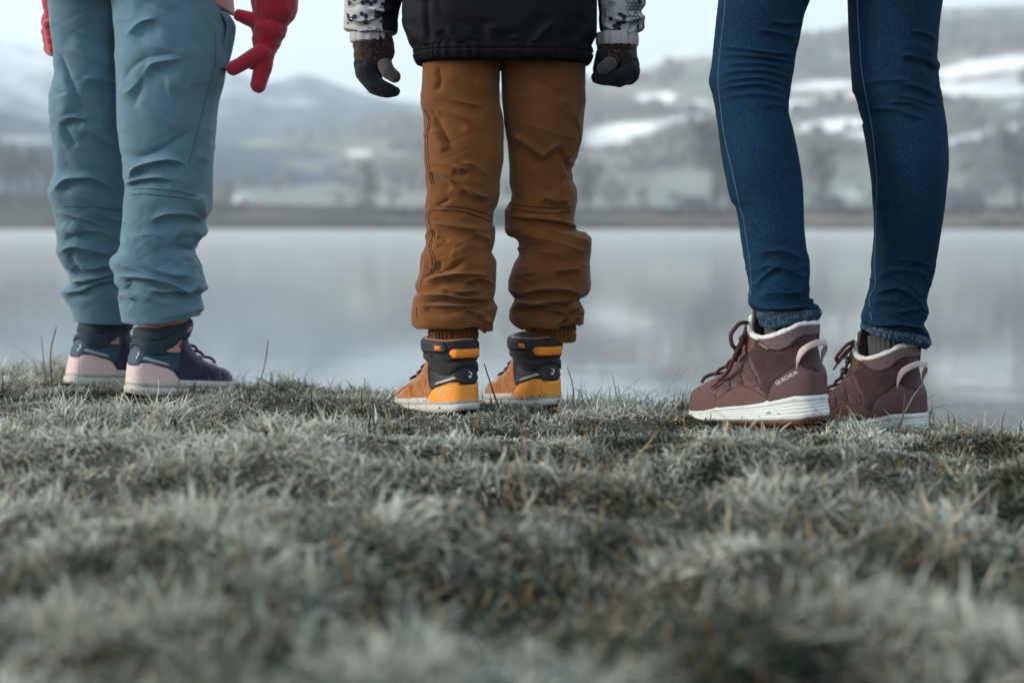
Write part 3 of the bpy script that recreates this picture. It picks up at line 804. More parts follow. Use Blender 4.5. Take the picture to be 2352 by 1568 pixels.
fL = [('v', z2([(680, 105), (800, 178), (925, 212)]), 4, 6), ('r', z2([(430, 275), (500, 240), (560, 210)]), 4, 6), ('v', z2([(400, 428), (650, 470), (905, 495)]), 2.5, 6), ('v', z2([(780, 520), (850, 550), (915, 585)]), 4, 5),
      ('r', z2([(440, 560), (510, 580), (520, 610)]), 4, 8), ('d', z2([(560, 700), (700, 730)]), 3, 12), ('r', z2([(430, 885), (560, 845), (690, 760)]), 3, 7), ('v', z2([(320, 960), (480, 915), (720, 890), (945, 910)]), 5, 6),
      ('v', z2([(690, 965), (830, 925), (900, 950), (965, 1010)]), 5, 5), ('v', z2([(500, 1000), (650, 1050), (830, 1030)]), 4, 5), ('v', z2([(255, 1085), (480, 1078), (700, 1108), (945, 1105)]), 7, 5), ('v', z2([(300, 1165), (520, 1172), (900, 1168)]), 5, 5),
      ('v', z2([(700, 1205), (780, 1225), (870, 1265)]), 4, 5), ('d', z2([(872, 1275), (895, 1330), (890, 1395)]), 9, 5), ('r', z2([(840, 1290), (868, 1350), (850, 1390)]), 4, 5), ('v', z5([(720, 1180), (820, 1225), (910, 1290)]), 4, 6),
      ('r', z5([(735, 740), (790, 860), (882, 1040)]), 4.0, 6), ('d', z5([(760, 900), (800, 1000), (840, 1060)]), 3, 9), ('v', z5([(770, 640), (900, 700), (1110, 745)]), 2.5, 7), ('v', z5([(790, 750), (900, 800), (1010, 855)]), 3, 7), ('r', z5([(790, 460), (800, 560), (770, 640)]), 3, 6),
      ('v', z5([(960, 1130), (1030, 1150), (1110, 1210)]), 3, 7), ('d', z5([(1050, 560), (1180, 590)]), 2, 14), ('v', z2([(300, 700), (340, 770), (350, 850)]), 3, 6), ('r', z2([(440, 775), (460, 810), (440, 860)]), 4, 6), ('v', z2([(320, 590), (360, 520), (400, 470)]), 3, 5), ('v', z5([(900, 1160), (960, 1180), (1000, 1180)]), 3, 5),
      ('r', z2([(300, 1190), (420, 1230), (600, 1240)]), 3, 9)]
fR = [('o', z2([(1060, 370), (1200, 385), (1400, 402), (1560, 425), (1690, 470), (1800, 535)]), 5.5, 7), ('v', z2([(1165, 640), (1200, 690), (1232, 720)]), 5, 6), ('v', z2([(1490, 860), (1600, 850), (1720, 838)]), 3.5, 7), ('v', z2([(1190, 1085), (1300, 1035), (1420, 1018), (1560, 1020), (1740, 1065)]), 6, 6),
      ('v', z2([(1140, 1135), (1300, 1150), (1480, 1135), (1700, 1122)]), 7, 5), ('v', z2([(1105, 1200), (1230, 1160), (1400, 1165), (1500, 1190), (1600, 1185)]), 6, 5), ('d', z2([(1625, 1195), (1700, 1190)]), 9, 6), ('v', z2([(1380, 1210), (1480, 1215), (1610, 1240)]), 4, 5),
      ('v', z2([(1520, 1340), (1560, 1310), (1600, 1270)]), 5, 5), ('v', z2([(1630, 1345), (1660, 1300), (1690, 1262)]), 5, 5), ('v', z2([(1720, 1290), (1745, 1260), (1750, 1230)]), 4, 5), ('v', z5([(1290, 920), (1420, 1015), (1550, 1120)]), 4.5, 8), ('r', z5([(1490, 560), (1580, 610), (1670, 690)]), 2.5, 8),
      ('r', z5([(1640, 1060), (1680, 1150), (1720, 1230)]), 4, 6), ('v', z5([(1690, 1110), (1730, 1060), (1760, 980)]), 4, 6), ('d', z2([(1450, 180), (1550, 190)]), 4, 10), ('v', z2([(1400, 190), (1500, 235), (1620, 220)]), 3.5, 7), ('v', z2([(1120, 180), (1130, 240), (1090, 270)]), 4, 5),
      ('r', z2([(1200, 660), (1225, 700), (1215, 720)]), 5, 6), ('d', z2([(1280, 560), (1450, 560)]), 2, 16), ('v', z2([(1340, 690), (1480, 700), (1600, 760)]), 2, 10), ('d', z2([(1250, 800), (1280, 900)]), 3, 12), ('v', z5([(1700, 700), (1740, 800), (1760, 900)]), 2.5, 6), ('v', z5([(1520, 1100), (1560, 1060), (1640, 1000)]), 3, 7),
      ('r', z2([(1150, 1070), (1160, 1100), (1230, 1125)]), 4, 6), ('d', z2([(1150, 1140), (1240, 1130)]), 4, 6)]
gL = leg(srt(L_l), srt(L_r), -300, 750, yL, fL, hem=z2([(262, 1362), (340, 1352), (500, 1346), (650, 1350), (800, 1332), (880, 1398), (940, 1345)]), dr=1.0, seed=21, nc=150, bunch=[(480, 760, 60, 2.4, .017), (150, 520, 60, 1.6, .030)])
gR = leg(srt(R_l), srt(R_r), -300, 748, yR, fR, hem=z2([(1120, 1340), (1200, 1368), (1300, 1345), (1500, 1355), (1640, 1330), (1760, 1350)]), dr=1.0, seed=22, nc=150, bunch=[(500, 760, 60, 2.4, .018), (150, 520, 60, 1.6, .030)])
V, F = join_grids([gL, gR])
tr_b = tag(obj('trousers', V, F, M_BROWN, child_b), 'brown trousers bunched over elastic ankle cuffs')
for gr, pts in ((gL, z2([(360, 325), (420, 315), (600, 320), (800, 368), (945, 432)])), (gL, z2([(440, 275), (600, 282), (800, 320), (948, 372)])), (gR, z2([(1075, 290), (1250, 325), (1450, 342), (1680, 330)])), (gR, z2([(1085, 262), (1250, 282), (1500, 296), (1690, 288)])),
                (gL, z5([(690, 760), (722, 850), (700, 960), (705, 1100), (745, 1290)])), (gL, z5([(700, 765), (735, 850), (714, 960), (720, 1100), (760, 1290)])), (gL, z2([(375, 330), (345, 360), (350, 440), (405, 540), (370, 640), (400, 770), (395, 860), (280, 930), (262, 1010)])), (gL, z2([(395, 335), (365, 370), (375, 440), (425, 545), (390, 640), (425, 770), (415, 870), (310, 930), (290, 1040)])),
                (gL, z2([(262, 1180), (260, 1260), (290, 1350)])), (gR, z5([(1790, 700), (1760, 830), (1780, 960), (1700, 1110)])), (gR, z2([(1826, 600), (1815, 800), (1820, 1000)]))):
    seam(gr, pts, M_BROWNT, tr_b, r=0.0008)
def flecks(P, box, n, seed, mat_, parent, name, size=0.0007):
    r = np.random.default_rng(seed); x0, y0, x1, y1 = box
    pts = surf_lookup(P, np.stack([r.uniform(x0, x1, n), y1 - (y1 - y0) * r.random(n) ** 1.6], 1), 0.0004); mb = MB()
    for p in pts:
        q = r.standard_normal((3, 3)) * size * r.uniform(.4, 1.3) * [1, .4, 1]; mb.add(p + q - q.mean(0), [(0, 1, 2)])
    o = mb.build(name, mat_, parent); o['kind'] = 'stuff'; return o
def gathered(cx_px, half_px, y0, y1, Y, mat_, parent, name, n=34, dr=0.85, amp=0.0022, tilt=0.0, bands=2, sq=1.0):
    ys_ = np.linspace(y0, y1, 26); nc = n * 8
    a = np.linspace(0, 2 * np.pi, nc, endpoint=False)
    c0 = at(np.full(26, cx_px), ys_, np.full(26, Y)); hw = half_px * Y / FPX
    v = np.linspace(0, 1, 26)[:, None]
    jit = 0.35 * noise(a * 2.0, 0 * a, 0, int(cx_px))
    rib = np.cos(n * (a[None] + jit[None] * 0.25)) * (0.6 + 0.4 * noise(a * 5, 0 * a, 2, 3))[None]
    stitch = np.zeros_like(v)
    for k in range(1, bands): stitch = stitch + np.exp(-((v - k / bands) / 0.05) ** 2)
    r = 1 + (0.04 * np.sin(np.pi * v) - 0.02 * stitch) - 0.05 * (v > .93)
    X = c0[:, :1] + (hw * r + amp * rib * (1 - .75 * stitch)) * (np.sign(np.cos(a)) * np.abs(np.cos(a)) ** sq)[None]
    Yv = Y + (hw * dr * r + amp * rib * (1 - .75 * stitch)) * (np.sign(np.sin(a)) * np.abs(np.sin(a)) ** sq)[None]
    Z = c0[:, 2:3] + tilt * (X - c0[:, :1])
    P = np.stack([X, Yv, Z], -1)
    c = P[-1].mean(0)
    P = np.concatenate([P, (P[-1] + (c - P[-1]) * 0.12)[None], (P[-1] + (c - P[-1]) * 0.15 + [0, 0, .02])[None]], 0)
    return obj(name, P, grid_faces(28, nc, True)[:, ::-1], mat_, parent)
M_FLECK = mat('dried_mud_fleck', srgb(196, 176, 150), 0.95, 0.2, 300)
flecks(gL, (955, 640, 1130, 745), 70, 5, M_FLECK, tr_b, 'fleck'); flecks(gR, (1180, 640, 1340, 745), 60, 6, M_FLECK, tr_b, 'fleck')
gathered(1041, 55, 738, 779, 2.045, M_BROWN, tr_b, 'elastic_cuff', tilt=-0.03)
gathered(1264, 56, 738, 783, 2.125, M_BROWN, tr_b, 'elastic_cuff', tilt=-0.05)
# jacket
J_l = z5([(520, -2300), (530, -900), (548, -200), (545, 0), (540, 150), (556, 220), (575, 285), (612, 340)])
J_r = z5([(1900, -2300), (1895, -900), (1890, -200), (1891, 0), (1891, 240), (1870, 285), (1846, 335)])
fJ = [('v', z5([(560, 180), (640, 260), (720, 330)]), 4, 9), ('v', z5([(850, 180), (900, 260), (960, 330)]), 3, 9), ('v', z5([(1180, 160), (1140, 250), (1160, 330)]), 3, 9), ('v', z5([(1600, 150), (1500, 240), (1440, 330)]), 3, 9), ('r', z5([(720, -50), (716, 120), (730, 300)]), 2.5, 6),
      ('v', z5([(1860, 150), (1790, 250), (1740, 330)]), 4, 9), ('v', z5([(1020, 240), (1060, 300), (1050, 345)]), 3, 6), ('v', z5([(1330, 240), (1300, 300), (1310, 345)]), 3, 6)]
jk_b, gJ = torso(J_l, J_r, -760, 112, 2.095, 0.66, z5([(600, 352), (900, 342), (1220, 338), (1600, 340), (1860, 348)]), M_NAVY, child_b, 'jacket', fJ, seed=25, nz=1.5, nc=220)
jl = z5([(640, 300), (1835, 300)]); mid_x = (jl[0][0] + jl[1][0]) / 2
hm = gathered(mid_x + 1, (jl[1][0] - jl[0][0]) / 2 - 2, 104, 150, 2.095, M_NAVYRIB, jk_b, 'elastic_hem', n=64, dr=0.68, amp=0.0016, bands=2, sq=0.66)
tag(hm, 'ribbed elastic hem band')

def sleeve(pts, Y, mat_, parent, name='sleeve', folds=(), seed=0, nz=1.6):
    l = sorted([(p[0], p[2]) for p in pts], key=lambda q: q[1]); r = sorted([(p[1], p[2]) for p in pts], key=lambda q: q[1])
    g_ = leg(l, r, l[0][1], l[-1][1], lambda y: Y, list(folds), dr=1.0, seed=seed, nz=nz, nc=96)
    V, F = join_grids([g_]); return obj(name, V, F, mat_, parent), g_
q5 = lambda rows: [((1300 + a / 1.7422) / 1.7415, (1300 + b / 1.7422) / 1.7415, y / 1.7422 / 1.7415) for a, b, y in rows]
fS = [('v', z5([(140, 120), (260, 150), (400, 110)]), 4, 7), ('v', z5([(130, 200), (280, 215), (400, 215)]), 4, 6), ('v', z5([(300, 50), (400, 80), (490, 60)]), 4, 7), ('r', z5([(150, 60), (250, 30), (350, 60)]), 3, 8)]
sl_l, gSl = sleeve(q5([(180, 560, -2000), (150, 555, -700), (142, 545, -60), (140, 520, 30), (134, 506, 90), (128, 500, 200), (150, 496, 222), (182, 490, 236)]), 2.10, M_WHITE, jk_b, folds=fS, seed=31)
fS2 = [('v', z5([(1920, 230), (2060, 240), (2200, 190)]), 5, 7), ('v', z5([(2000, 130), (2120, 150), (2230, 110)]), 4, 7), ('r', z5([(2080, 200), (2160, 170), (2220, 150)]), 4, 7), ('v', z5([(1930, 170), (2000, 200), (2080, 210)]), 3, 6)]
sl_r, gSr = sleeve(q5([(1850, 2230, -2000), (1900, 2235, -700), (1905, 2232, -60), (1912, 2228, 30), (1916, 2196, 90), (1912, 2222, 130), (1916, 2224, 190), (1930, 2180, 235), (1955, 2160, 246)]), 2.10, M_WHITE, jk_b, folds=fS2, seed=32)
def navy_strip(g_, lo, hi, parent):
    """dark side panel of a sleeve: columns of the sleeve grid laid just over it"""
    nc = g_.shape[1]; c = np.arange(int(lo * nc), int(hi * nc) + 1) % nc
    S = g_[:-4, c] ; ctr = g_[:-4].mean(1, keepdims=True)
    d = S - ctr; d[..., 2] = 0; d /= np.linalg.norm(d, axis=-1, keepdims=True)
    return obj('side_panel', S + d * 0.0012, grid_faces(S.shape[0], S.shape[1], False)[:, ::-1], M_NAVY, parent)
navy_strip(gSl, 0.84, 1.15, sl_l)
navy_strip(gSr, 0.34, 0.57, sl_r)
navy_strip(gSr, 0.96, 1.06, sl_r)
gathered((1300 + 320 / 1.7422) / 1.7415, 46, 71, 99, 2.10, M_WHITE, sl_l, 'cuff', n=16, dr=1, amp=0.0013, bands=1)
gathered((1300 + 2037 / 1.7422) / 1.7415, 46, 76, 108, 2.10, M_WHITE, sl_r, 'cuff', n=16, dr=1, amp=0.0013, bands=1)
# hexagon print on the sleeves
def hexes(g_, items, parent):
    mb = MB()
    for x, y, r, filled in items:
        c6 = [(x + r * math.cos(math.pi / 6 + k * math.pi / 3), y + r * math.sin(math.pi / 6 + k * math.pi / 3)) for k in range(6)]
        dense = []
        for k in range(6):
            for q in (0, .5): dense.append((c6[k][0] + (c6[(k + 1) % 6][0] - c6[k][0]) * q, c6[k][1] + (c6[(k + 1) % 6][1] - c6[k][1]) * q))
        if filled:
            P3 = surf_lookup(g_, dense + [(x, y)], 0.0016)
            mb.add(P3, [(k, (k + 1) % 12, 12) for k in range(12)])
        else:
            inn = [(x + (a - x) * .80, y + (b - y) * .80) for a, b in dense]
            P3 = surf_lookup(g_, dense + inn, 0.0016)
            mb.add(P3, [(k, (k + 1) % 12, 12 + (k + 1) % 12, 12 + k) for k in range(12)])
    return mb.build('print', M_PRINT, parent)
h5 = lambda L: [(*z5([(x, y)])[0], 1.04 * r / 3.034, f) for x, y, r, f in L]
items = [(152, 110, 18, 1), (178, 135, 18, 1), (205, 118, 18, 1), (160, 20, 20, 1), (265, 20, 18, 1), (295, 5, 20, 1), (322, 28, 18, 1), (350, 8, 18, 1), (256, 98, 17, 1), (285, 114, 17, 1), (283, 152, 19, 1), (360, 80, 20, 1), (388, 66, 19, 1), (388, 100, 19, 1), (362, 112, 19, 1), (312, 176, 19, 0), (342, 196, 18, 0), (372, 214, 17, 0), (312, 212, 17, 0), (400, 150, 14, 1), (402, 30, 14, 1), (270, -15, 17, 0), (330, -20, 17, 0), (200, -10, 18, 1), (150, 160, 10, 1), (215, 220, 14, 1), (320, 232, 12, 1)]
hexes(gSl, h5(items), sl_l)
items = []
for i in range(7):
    for j in range(4):
        if 1985 < 2110 + 26 * j + 13 * (i % 2) < 2215 and not (i > 4 and j < 1): items.append((2112 + 27 * j + 13.5 * (i % 2), 10 + 23.5 * i, 15, 0))
items += [(1985, 5, 15, 0), (2008, 28, 14, 0), (1985, 35, 14, 0), (1945, 52, 16, 0), (1965, 78, 16, 0), (1942, 92, 16, 0), (1965, 110, 16, 0), (1992, 132, 16, 1), (2060, 98, 18, 1), (2085, 118, 17, 1), (2082, 152, 18, 1), (2048, 170, 19, 1), (2020, 185, 19, 1), (2015, 208, 16, 1), (2048, 205, 16, 1), (1935, 210, 18, 1), (2200, 10, 16, 1), (2190, 188, 20, 1), (2120, 212, 15, 0), (2100, 232, 14, 0), (2190, 140, 14, 0), (1925, 180, 12, 1)]
hexes(gSr, h5(items), sl_r)

# ================= adult: skinny blue jeans
adult = thing('person', 'adult in tight blue jeans and mauve brown hiking boots, standing at the right', 'person', (*at(1930, 965, 1.93)[:2], 0))
AL_l = [(1690, -520), (1668, -300), (1655, -80)] + z6([(295, 0), (280, 140), (262, 300), (245, 450), (230, 540), (255, 640), (285, 800), (310, 1000), (345, 1200), (385, 1360)]) + z6b([(410, 215), (450, 450), (480, 640), (500, 770), (493, 855), (540, 910), (578, 960)])
AL_r = [(1960, -520), (1930, -300), (1885, -80)] + z6([(905, 0), (862, 118), (836, 258), (812, 360), (796, 480), (775, 600), (763, 690), (762, 750), (790, 880), (825, 1050), (855, 1250), (862, 1400)]) + z6b([(865, 350), (880, 480), (908, 640), (903, 720), (908, 850), (962, 876), (974, 915), (948, 985)])
AR_l = [(1905, -520), (1925, -300), (1946, -80)] + z6([(1175, 0), (1180, 200), (1190, 400), (1196, 480), (1203, 600), (1250, 740), (1275, 850), (1310, 1050), (1335, 1250), (1345, 1400)]) + z6b([(1348, 240), (1350, 350), (1330, 600), (1320, 720), (1290, 860), (1262, 960), (1264, 1030)])
AR_r = [(2200, -520), (2190, -300), (2170, -80)] + z6([(1790, 0), (1765, 200), (1755, 400), (1771, 450), (1762, 500), (1790, 680), (1825, 950), (1830, 1100), (1815, 1300), (1803, 1420)]) + z6b([(1770, 450), (1740, 650), (1692, 850), (1704, 920), (1672, 1000), (1708, 1075), (1706, 1130), (1675, 1165)])
yAL = lambda y: float(np.interp(y, [-300, 150, 400, 740], [2.00, 1.97, 1.920, 1.900])); yAR = lambda y: float(np.interp(y, [-300, 150, 400, 770], [2.00, 1.985, 1.975, 2.022]))
fAL = [('v', z6([(300, 318), (420, 325), (560, 345), (690, 362), (812, 374)]), 3.2, 5.5), ('v', z6([(300, 380), (420, 372), (560, 378), (690, 395), (800, 425)]), 3.2, 5.5), ('v', z6([(300, 440), (430, 425), (560, 425), (690, 445), (790, 480)]), 3.2, 5.5), ('v', z6([(300, 500), (430, 478), (560, 470), (690, 492), (780, 535)]), 3.2, 5.5),
       ('v', z6([(300, 560), (430, 530), (560, 522), (690, 545), (772, 590)]), 3.2, 5.5), ('v', z6([(300, 605), (430, 575), (560, 566), (690, 590), (765, 640)]), 3.0, 5.5), ('v', z6([(310, 665), (430, 640), (560, 630), (690, 650), (762, 700)]), 2.0, 5), ('v', z6([(560, 200), (700, 225), (835, 262)]), 2.2, 6), ('v', z6([(640, 140), (740, 160), (862, 150)]), 1.8, 6), ('v', z6([(600, 700), (700, 715), (765, 745)]), 1.8, 5),
       ('v', z6b([(560, 520), (700, 512), (870, 570)]), 2.0, 7), ('v', z6b([(505, 835), (550, 740), (620, 660), (720, 600)]), 2.5, 6), ('v', z6b([(540, 650), (640, 610), (760, 640), (900, 700)]), 2.0, 7), ('v', z6b([(515, 880), (620, 895), (760, 900), (910, 880)]), 5, 4.5), ('v', z6b([(560, 820), (680, 790), (800, 800), (900, 760)]), 2, 7), ('r', z6b([(905, 640), (860, 660), (820, 650)]), 2, 6)]
fAR = [('v', z6([(1540, 372), (1640, 388), (1700, 410), (1772, 462)]), 4, 5), ('r', z6([(1600, 375), (1700, 395), (1772, 445)]), 3, 5), ('v', z6([(1300, 735), (1450, 735), (1560, 765), (1680, 810)]), 2.5, 6), ('v', z6([(1520, 560), (1640, 590), (1780, 655)]), 2.2, 6), ('v', z6([(1480, 640), (1600, 660), (1780, 720)]), 1.8, 6), ('v', z6([(1400, 690), (1560, 690), (1740, 760)]), 1.8, 6),
       ('v', z6([(1590, 210), (1680, 225), (1762, 275)]), 2, 6), ('v', z6([(1205, 600), (1240, 640), (1280, 690)]), 2.5, 6), ('v', z6([(1270, 560), (1450, 540), (1600, 545)]), 1.5, 7), ('v', z6([(1255, 770), (1285, 830)]), 3, 5),
       ('v', z6b([(1350, 810), (1420, 775), (1500, 762), (1610, 812)]), 3, 7), ('v', z6b([(1365, 700), (1480, 640), (1600, 650), (1730, 690)]), 1.8, 8), ('v', z6b([(1640, 840), (1665, 890), (1700, 930)]), 3, 6), ('v', z6b([(1270, 965), (1320, 1002), (1540, 1010), (1690, 1050)]), 5, 4.5), ('v', z6b([(1500, 930), (1590, 910), (1680, 900)]), 2.5, 6), ('v', z6b([(1480, 570), (1600, 580), (1740, 620)]), 1.6, 7), ('r', z6b([(1640, 1060), (1690, 1090), (1700, 1130)]), 3, 5), ('v', z6b([(1330, 870), (1400, 850), (1480, 860)]), 2, 6)]
gAL = leg(srt(AL_l), srt(AL_r), -520, 738, yAL, fAL, hem=z6b([(560, 1000), (600, 1022), (700, 998), (850, 975), (948, 984)]), dr=1.05, seed=41, nz=0.4, nc=150, bunch=[(540, 745, 50, 1.6, .016), (60, 300, 50, .8, .014)])
gAR = leg(srt(AR_l), srt(AR_r), -520, 798, yAR, fAR, hem=z6b([(1264, 1030), (1290, 1062), (1500, 1112), (1600, 1135), (1675, 1168), (1708, 1132)]), dr=1.05, seed=42, nz=0.4, nc=150, bunch=[(560, 800, 60, 1.6, .016), (80, 330, 50, .7, .014)])
V, F = join_grids([gAL, gAR])
jeans = tag(obj('jeans', V, F, M_DENIM, adult), 'tight dark blue jeans creased behind the knees')
s1 = z6([(338, -60), (335, 60), (318, 220), (298, 400), (290, 540), (300, 650), (330, 900), (385, 1150), (440, 1400)]) + z6b([(462, 300), (485, 450), (510, 640), (515, 740), (505, 840)])
s2 = z6([(1226, -60), (1232, 100), (1245, 300), (1255, 450), (1275, 580), (1305, 740), (1330, 880), (1348, 1050), (1362, 1250), (1358, 1440)]) + z6b([(1357, 240), (1352, 420), (1345, 600), (1352, 740), (1310, 830), (1312, 900), (1330, 985)])
seam(gAL, s1, M_SEAMW, jeans, r=0.0008); seam(gAR, s2, M_SEAMW, jeans, r=0.0009)
# worn turn-ups with ochre stitching
def hem_band(g_, rows, parent, m_):
    S = g_[-4 - rows:-3]; c = S.mean(1, keepdims=True); d = S - c; d[..., 2] = 0; d /= np.linalg.norm(d, axis=-1, keepdims=True)
    w = np.sin(np.linspace(0.15, np.pi - .1, len(S)))[:, None, None]
    a = np.linspace(0, 2 * np.pi, S.shape[1], endpoint=False)
    rope = 0.0006 * np.cos(46 * a + 1.3 * np.sin(5 * a))[None, :, None] * w
    return obj('hem', S + d * (0.0008 + 0.0010 * w + rope), grid_faces(len(S), S.shape[1], True)[:, ::-1], m_, parent)
hb1 = hem_band(gAL, 15, jeans, M_DENIMW); hb2 = hem_band(gAR, 14, jeans, M_DENIMW)
seam(gAL, z6b([(590, 990), (660, 965), (780, 930), (860, 925), (948, 975)]), M_GOLD, jeans, 'stitching', r=0.0006, dens=3, dashed=True, lift=0.0034)
seam(gAR, z6b([(1285, 1045), (1400, 1055), (1550, 1085), (1640, 1115), (1690, 1140)]), M_GOLD, jeans, 'stitching', r=0.0006, dens=3, dashed=True, lift=0.0034)
M_COAT = mat('grey_coat', (0.10, 0.10, 0.11), 0.9, 0.1, 200)
torso([(1640, -1150), (1640, -400)], [(2235, -1150), (2235, -400)], -1150, -400, 1.985, 0.6, None, M_COAT, adult, 'coat', seed=45)

# ================= gloves: one skin over palm, thumb and five fingers
def skin(name, chains, mat_, parent, voxel=0.0016, smooth=5, fac=0.5):
    """chains: lists of (point, radius) -> one continuous surface"""
    bm = bmesh.new()
    for ch in chains:
        for (p0, r0), (p1, r1) in zip(ch[:-1], ch[1:]):
            L = math.dist(p0, p1); n = max(2, int(L / (min(r0, r1) * 0.4)) + 1)
            for k in range(n):
                q = k / (n - 1); c = Vector(p0).lerp(Vector(p1), q); r = r0 + (r1 - r0) * q
                bmesh.ops.create_icosphere(bm, subdivisions=2, radius=r, matrix=Matrix.Translation(c))
    me = bpy.data.meshes.new(name + '_src'); bm.to_mesh(me); bm.free()
    t = bpy.data.objects.new(name + '_src', me); COL.objects.link(t)
    m1 = t.modifiers.new('r', 'REMESH'); m1.mode = 'VOXEL'; m1.voxel_size = voxel; m1.use_smooth_shade = True
    m2 = t.modifiers.new('s', 'SMOOTH'); m2.iterations = smooth; m2.factor = fac
    dg = bpy.context.evaluated_depsgraph_get(); dg.update()
    ev = t.evaluated_get(dg); me2 = bpy.data.meshes.new_from_object(ev)
    n = len(me2.vertices); co = np.empty(n * 3, np.float32); me2.vertices.foreach_get('co', co)
    co = co.reshape(-1, 3).astype(float)
    nn = np.empty(n * 3, np.float32); me2.vertices.foreach_get('normal', nn); nn = nn.reshape(-1, 3)
    co = co + nn * (0.00025 * noise(co[:, 0] / 0.006, co[:, 1] / 0.006, co[:, 2] / 0.006, 5) + 0.0008 * noise(co[:, 0] / 0.018, co[:, 1] / 0.015, co[:, 2] / 0.012, 6))[:, None]
    Fs = [tuple(p.vertices) for p in me2.polygons]
    bpy.data.objects.remove(t); bpy.data.meshes.remove(me); bpy.data.meshes.remove(me2)
    return obj(name, co, Fs, mat_, parent)

def ch(zm, s, Y, rows):
    """rows: zoom x, zoom y, radius (zoom px), depth offset (m)"""
    out = []
    for x, y, r, dy in rows:
        (X, Yp), = zm([(x, y)])
        out.append((tuple(at(X, Yp, Y + dy)), 1.06 * r / s / 1.7415 * (Y + dy) / FPX))
    return out
g4 = lambda rows: ch(z4, 2.0452, 2.20, [(x, y, r * 1.10, d) for x, y, r, d in rows])
gl = skin('glove', [g4([(2030, 150, 118, 0), (2000, 230, 128, 0), (1975, 320, 105, 0), (1960, 400, 78, 0)]), g4([(2030, 150, 110, .012), (1990, 330, 95, .014), (1970, 420, 72, .014)]),
                    g4([(1960, 200, 66, -.004), (1850, 160, 54, -.010), (1754, 128, 44, -.014)]),                                      # thumb
                    g4([(1945, 425, 62, -.012), (1830, 490, 56, -.016), (1700, 560, 52, -.020)]),                                     # forefinger
                    g4([(1965, 430, 72, -.002), (1945, 560, 66, -.004), (1908, 700, 57, -.006)]),                                     # middle finger
                    g4([(1960, 430, 64, .012), (1950, 540, 56, .016), (1925, 640, 46, .018)]),                                        # ring finger
                    g4([(1955, 440, 52, .024), (1900, 500, 40, .030), (1855, 540, 30, .034)])], M_RED, child_a)                      # little finger
tag(gl, 'red fleece glove with spread fingers')
skin('cuff', [g4([(2150, -260, 165, 0), (2050, -60, 168, 0), (2045, 30, 160, 0)]), g4([(2040, 20, 168, 0), (2044, 55, 162, 0)]), g4([(2035, 60, 128, 0), (2030, 150, 112, 0)])], M_RED, gl)
g4b = lambda rows: ch(z4, 2.0452, 2.26, rows)
gl2 = skin('glove', [g4b([(260, 60, 95, 0), (262, 200, 100, 0), (265, 300, 92, 0)]), g4b([(262, 120, 86, .02), (266, 300, 80, .02)]),
                     g4b([(258, 190, 118, .010), (190, 200, 56, .004), (200, 215, 48, -.02)]), g4b([(230, 250, 80, .01), (196, 262, 60, .0), (215, 270, 48, -.02)]),
                     g4b([(240, 320, 78, .01), (206, 326, 62, 0), (225, 335, 48, -.02)]), g4b([(250, 390, 72, .01), (218, 396, 62, 0), (240, 400, 48, -.02)]), g4b([(285, 200, 62, -.02), (270, 290, 50, -.03)])], M_RED, child_a)
tag(gl2, 'red glove closed in a fist, half hidden by the trousers')
skin('cuff', [g4b([(235, -260, 120, 0), (225, -20, 92, 0), (228, 40, 82, 0)])], M_RED, gl2)
g5b = lambda rows: ch(z5, 1.7422, 2.10, rows)
gl3 = skin('glove', [g5b([(335, 380, 112, 0), (315, 450, 112, 0), (310, 520, 84, .004)]), g5b([(335, 380, 100, .016), (315, 470, 96, .018), (320, 540, 76, .02)]),
                     g5b([(285, 500, 72, -.014), (335, 585, 60, -.018), (420, 622, 48, -.02), (470, 632, 36, -.021)]), g5b([(285, 505, 74, .0), (345, 600, 60, -.004), (430, 636, 48, -.006), (488, 642, 34, -.007)]),
                     g5b([(290, 510, 72, .014), (350, 600, 58, .012), (440, 634, 44, .012), (495, 636, 32, .012)]), g5b([(300, 510, 64, .028), (360, 590, 50, .028), (440, 615, 38, .028)]),
                     g5b([(400, 410, 60, -.012), (430, 480, 46, -.020), (488, 532, 38, -.022)])], M_GLOVE, child_b)
tag(gl3, 'dark knitted glove with the fingers bent to the right')
skin('cuff', [g5b([(338, 312, 138, 0), (336, 385, 132, 0)]), g5b([(338, 312, 128, .012), (336, 380, 122, .012)]), g5b([(350, 330, 128, 0), (400, 360, 84, -.005)])], M_TWEED, gl3)
skin('thumb', [g5b([(418, 455, 52, -.019), (438, 500, 50, -.024), (486, 534, 42, -.026)])], M_GREYK, gl3)
gl4 = skin('glove', [g5b([(2040, 390, 122, 0), (2075, 460, 112, 0), (2110, 510, 82, 0)]), g5b([(2030, 400, 110, .018), (2060, 480, 100, .02)]), g5b([(1960, 400, 78, .0), (1935, 480, 70, .004), (1930, 520, 62, .004)]),
                     g5b([(2130, 500, 64, -.018), (2060, 545, 56, -.028), (1970, 548, 48, -.034), (1920, 548, 40, -.034)]), g5b([(2130, 510, 64, -.004), (2050, 555, 52, -.012), (1940, 550, 46, -.016), (1895, 545, 38, -.016)]),
                     g5b([(2130, 515, 62, .010), (2040, 560, 48, .004), (1930, 548, 44, .002), (1890, 540, 36, .002)]), g5b([(2120, 515, 58, .024), (2040, 550, 44, .020), (1930, 535, 38, .018)]),
                     g5b([(2000, 430, 50, -.03), (1950, 470, 44, -.036), (1935, 485, 38, -.036)])], M_GLOVE, child_b)
tag(gl4, 'dark knitted glove curled into a loose fist')
skin('cuff', [g5b([(2035, 330, 136, 0), (2035, 395, 136, 0)]), g5b([(2035, 330, 126, .012), (2035, 395, 124, .012)])], M_TWEED, gl4)
skin('thumb', [g5b([(1985, 445, 46, -.036), (1950, 470, 44, -.042), (1932, 486, 38, -.043)])], M_GREYK, gl4)
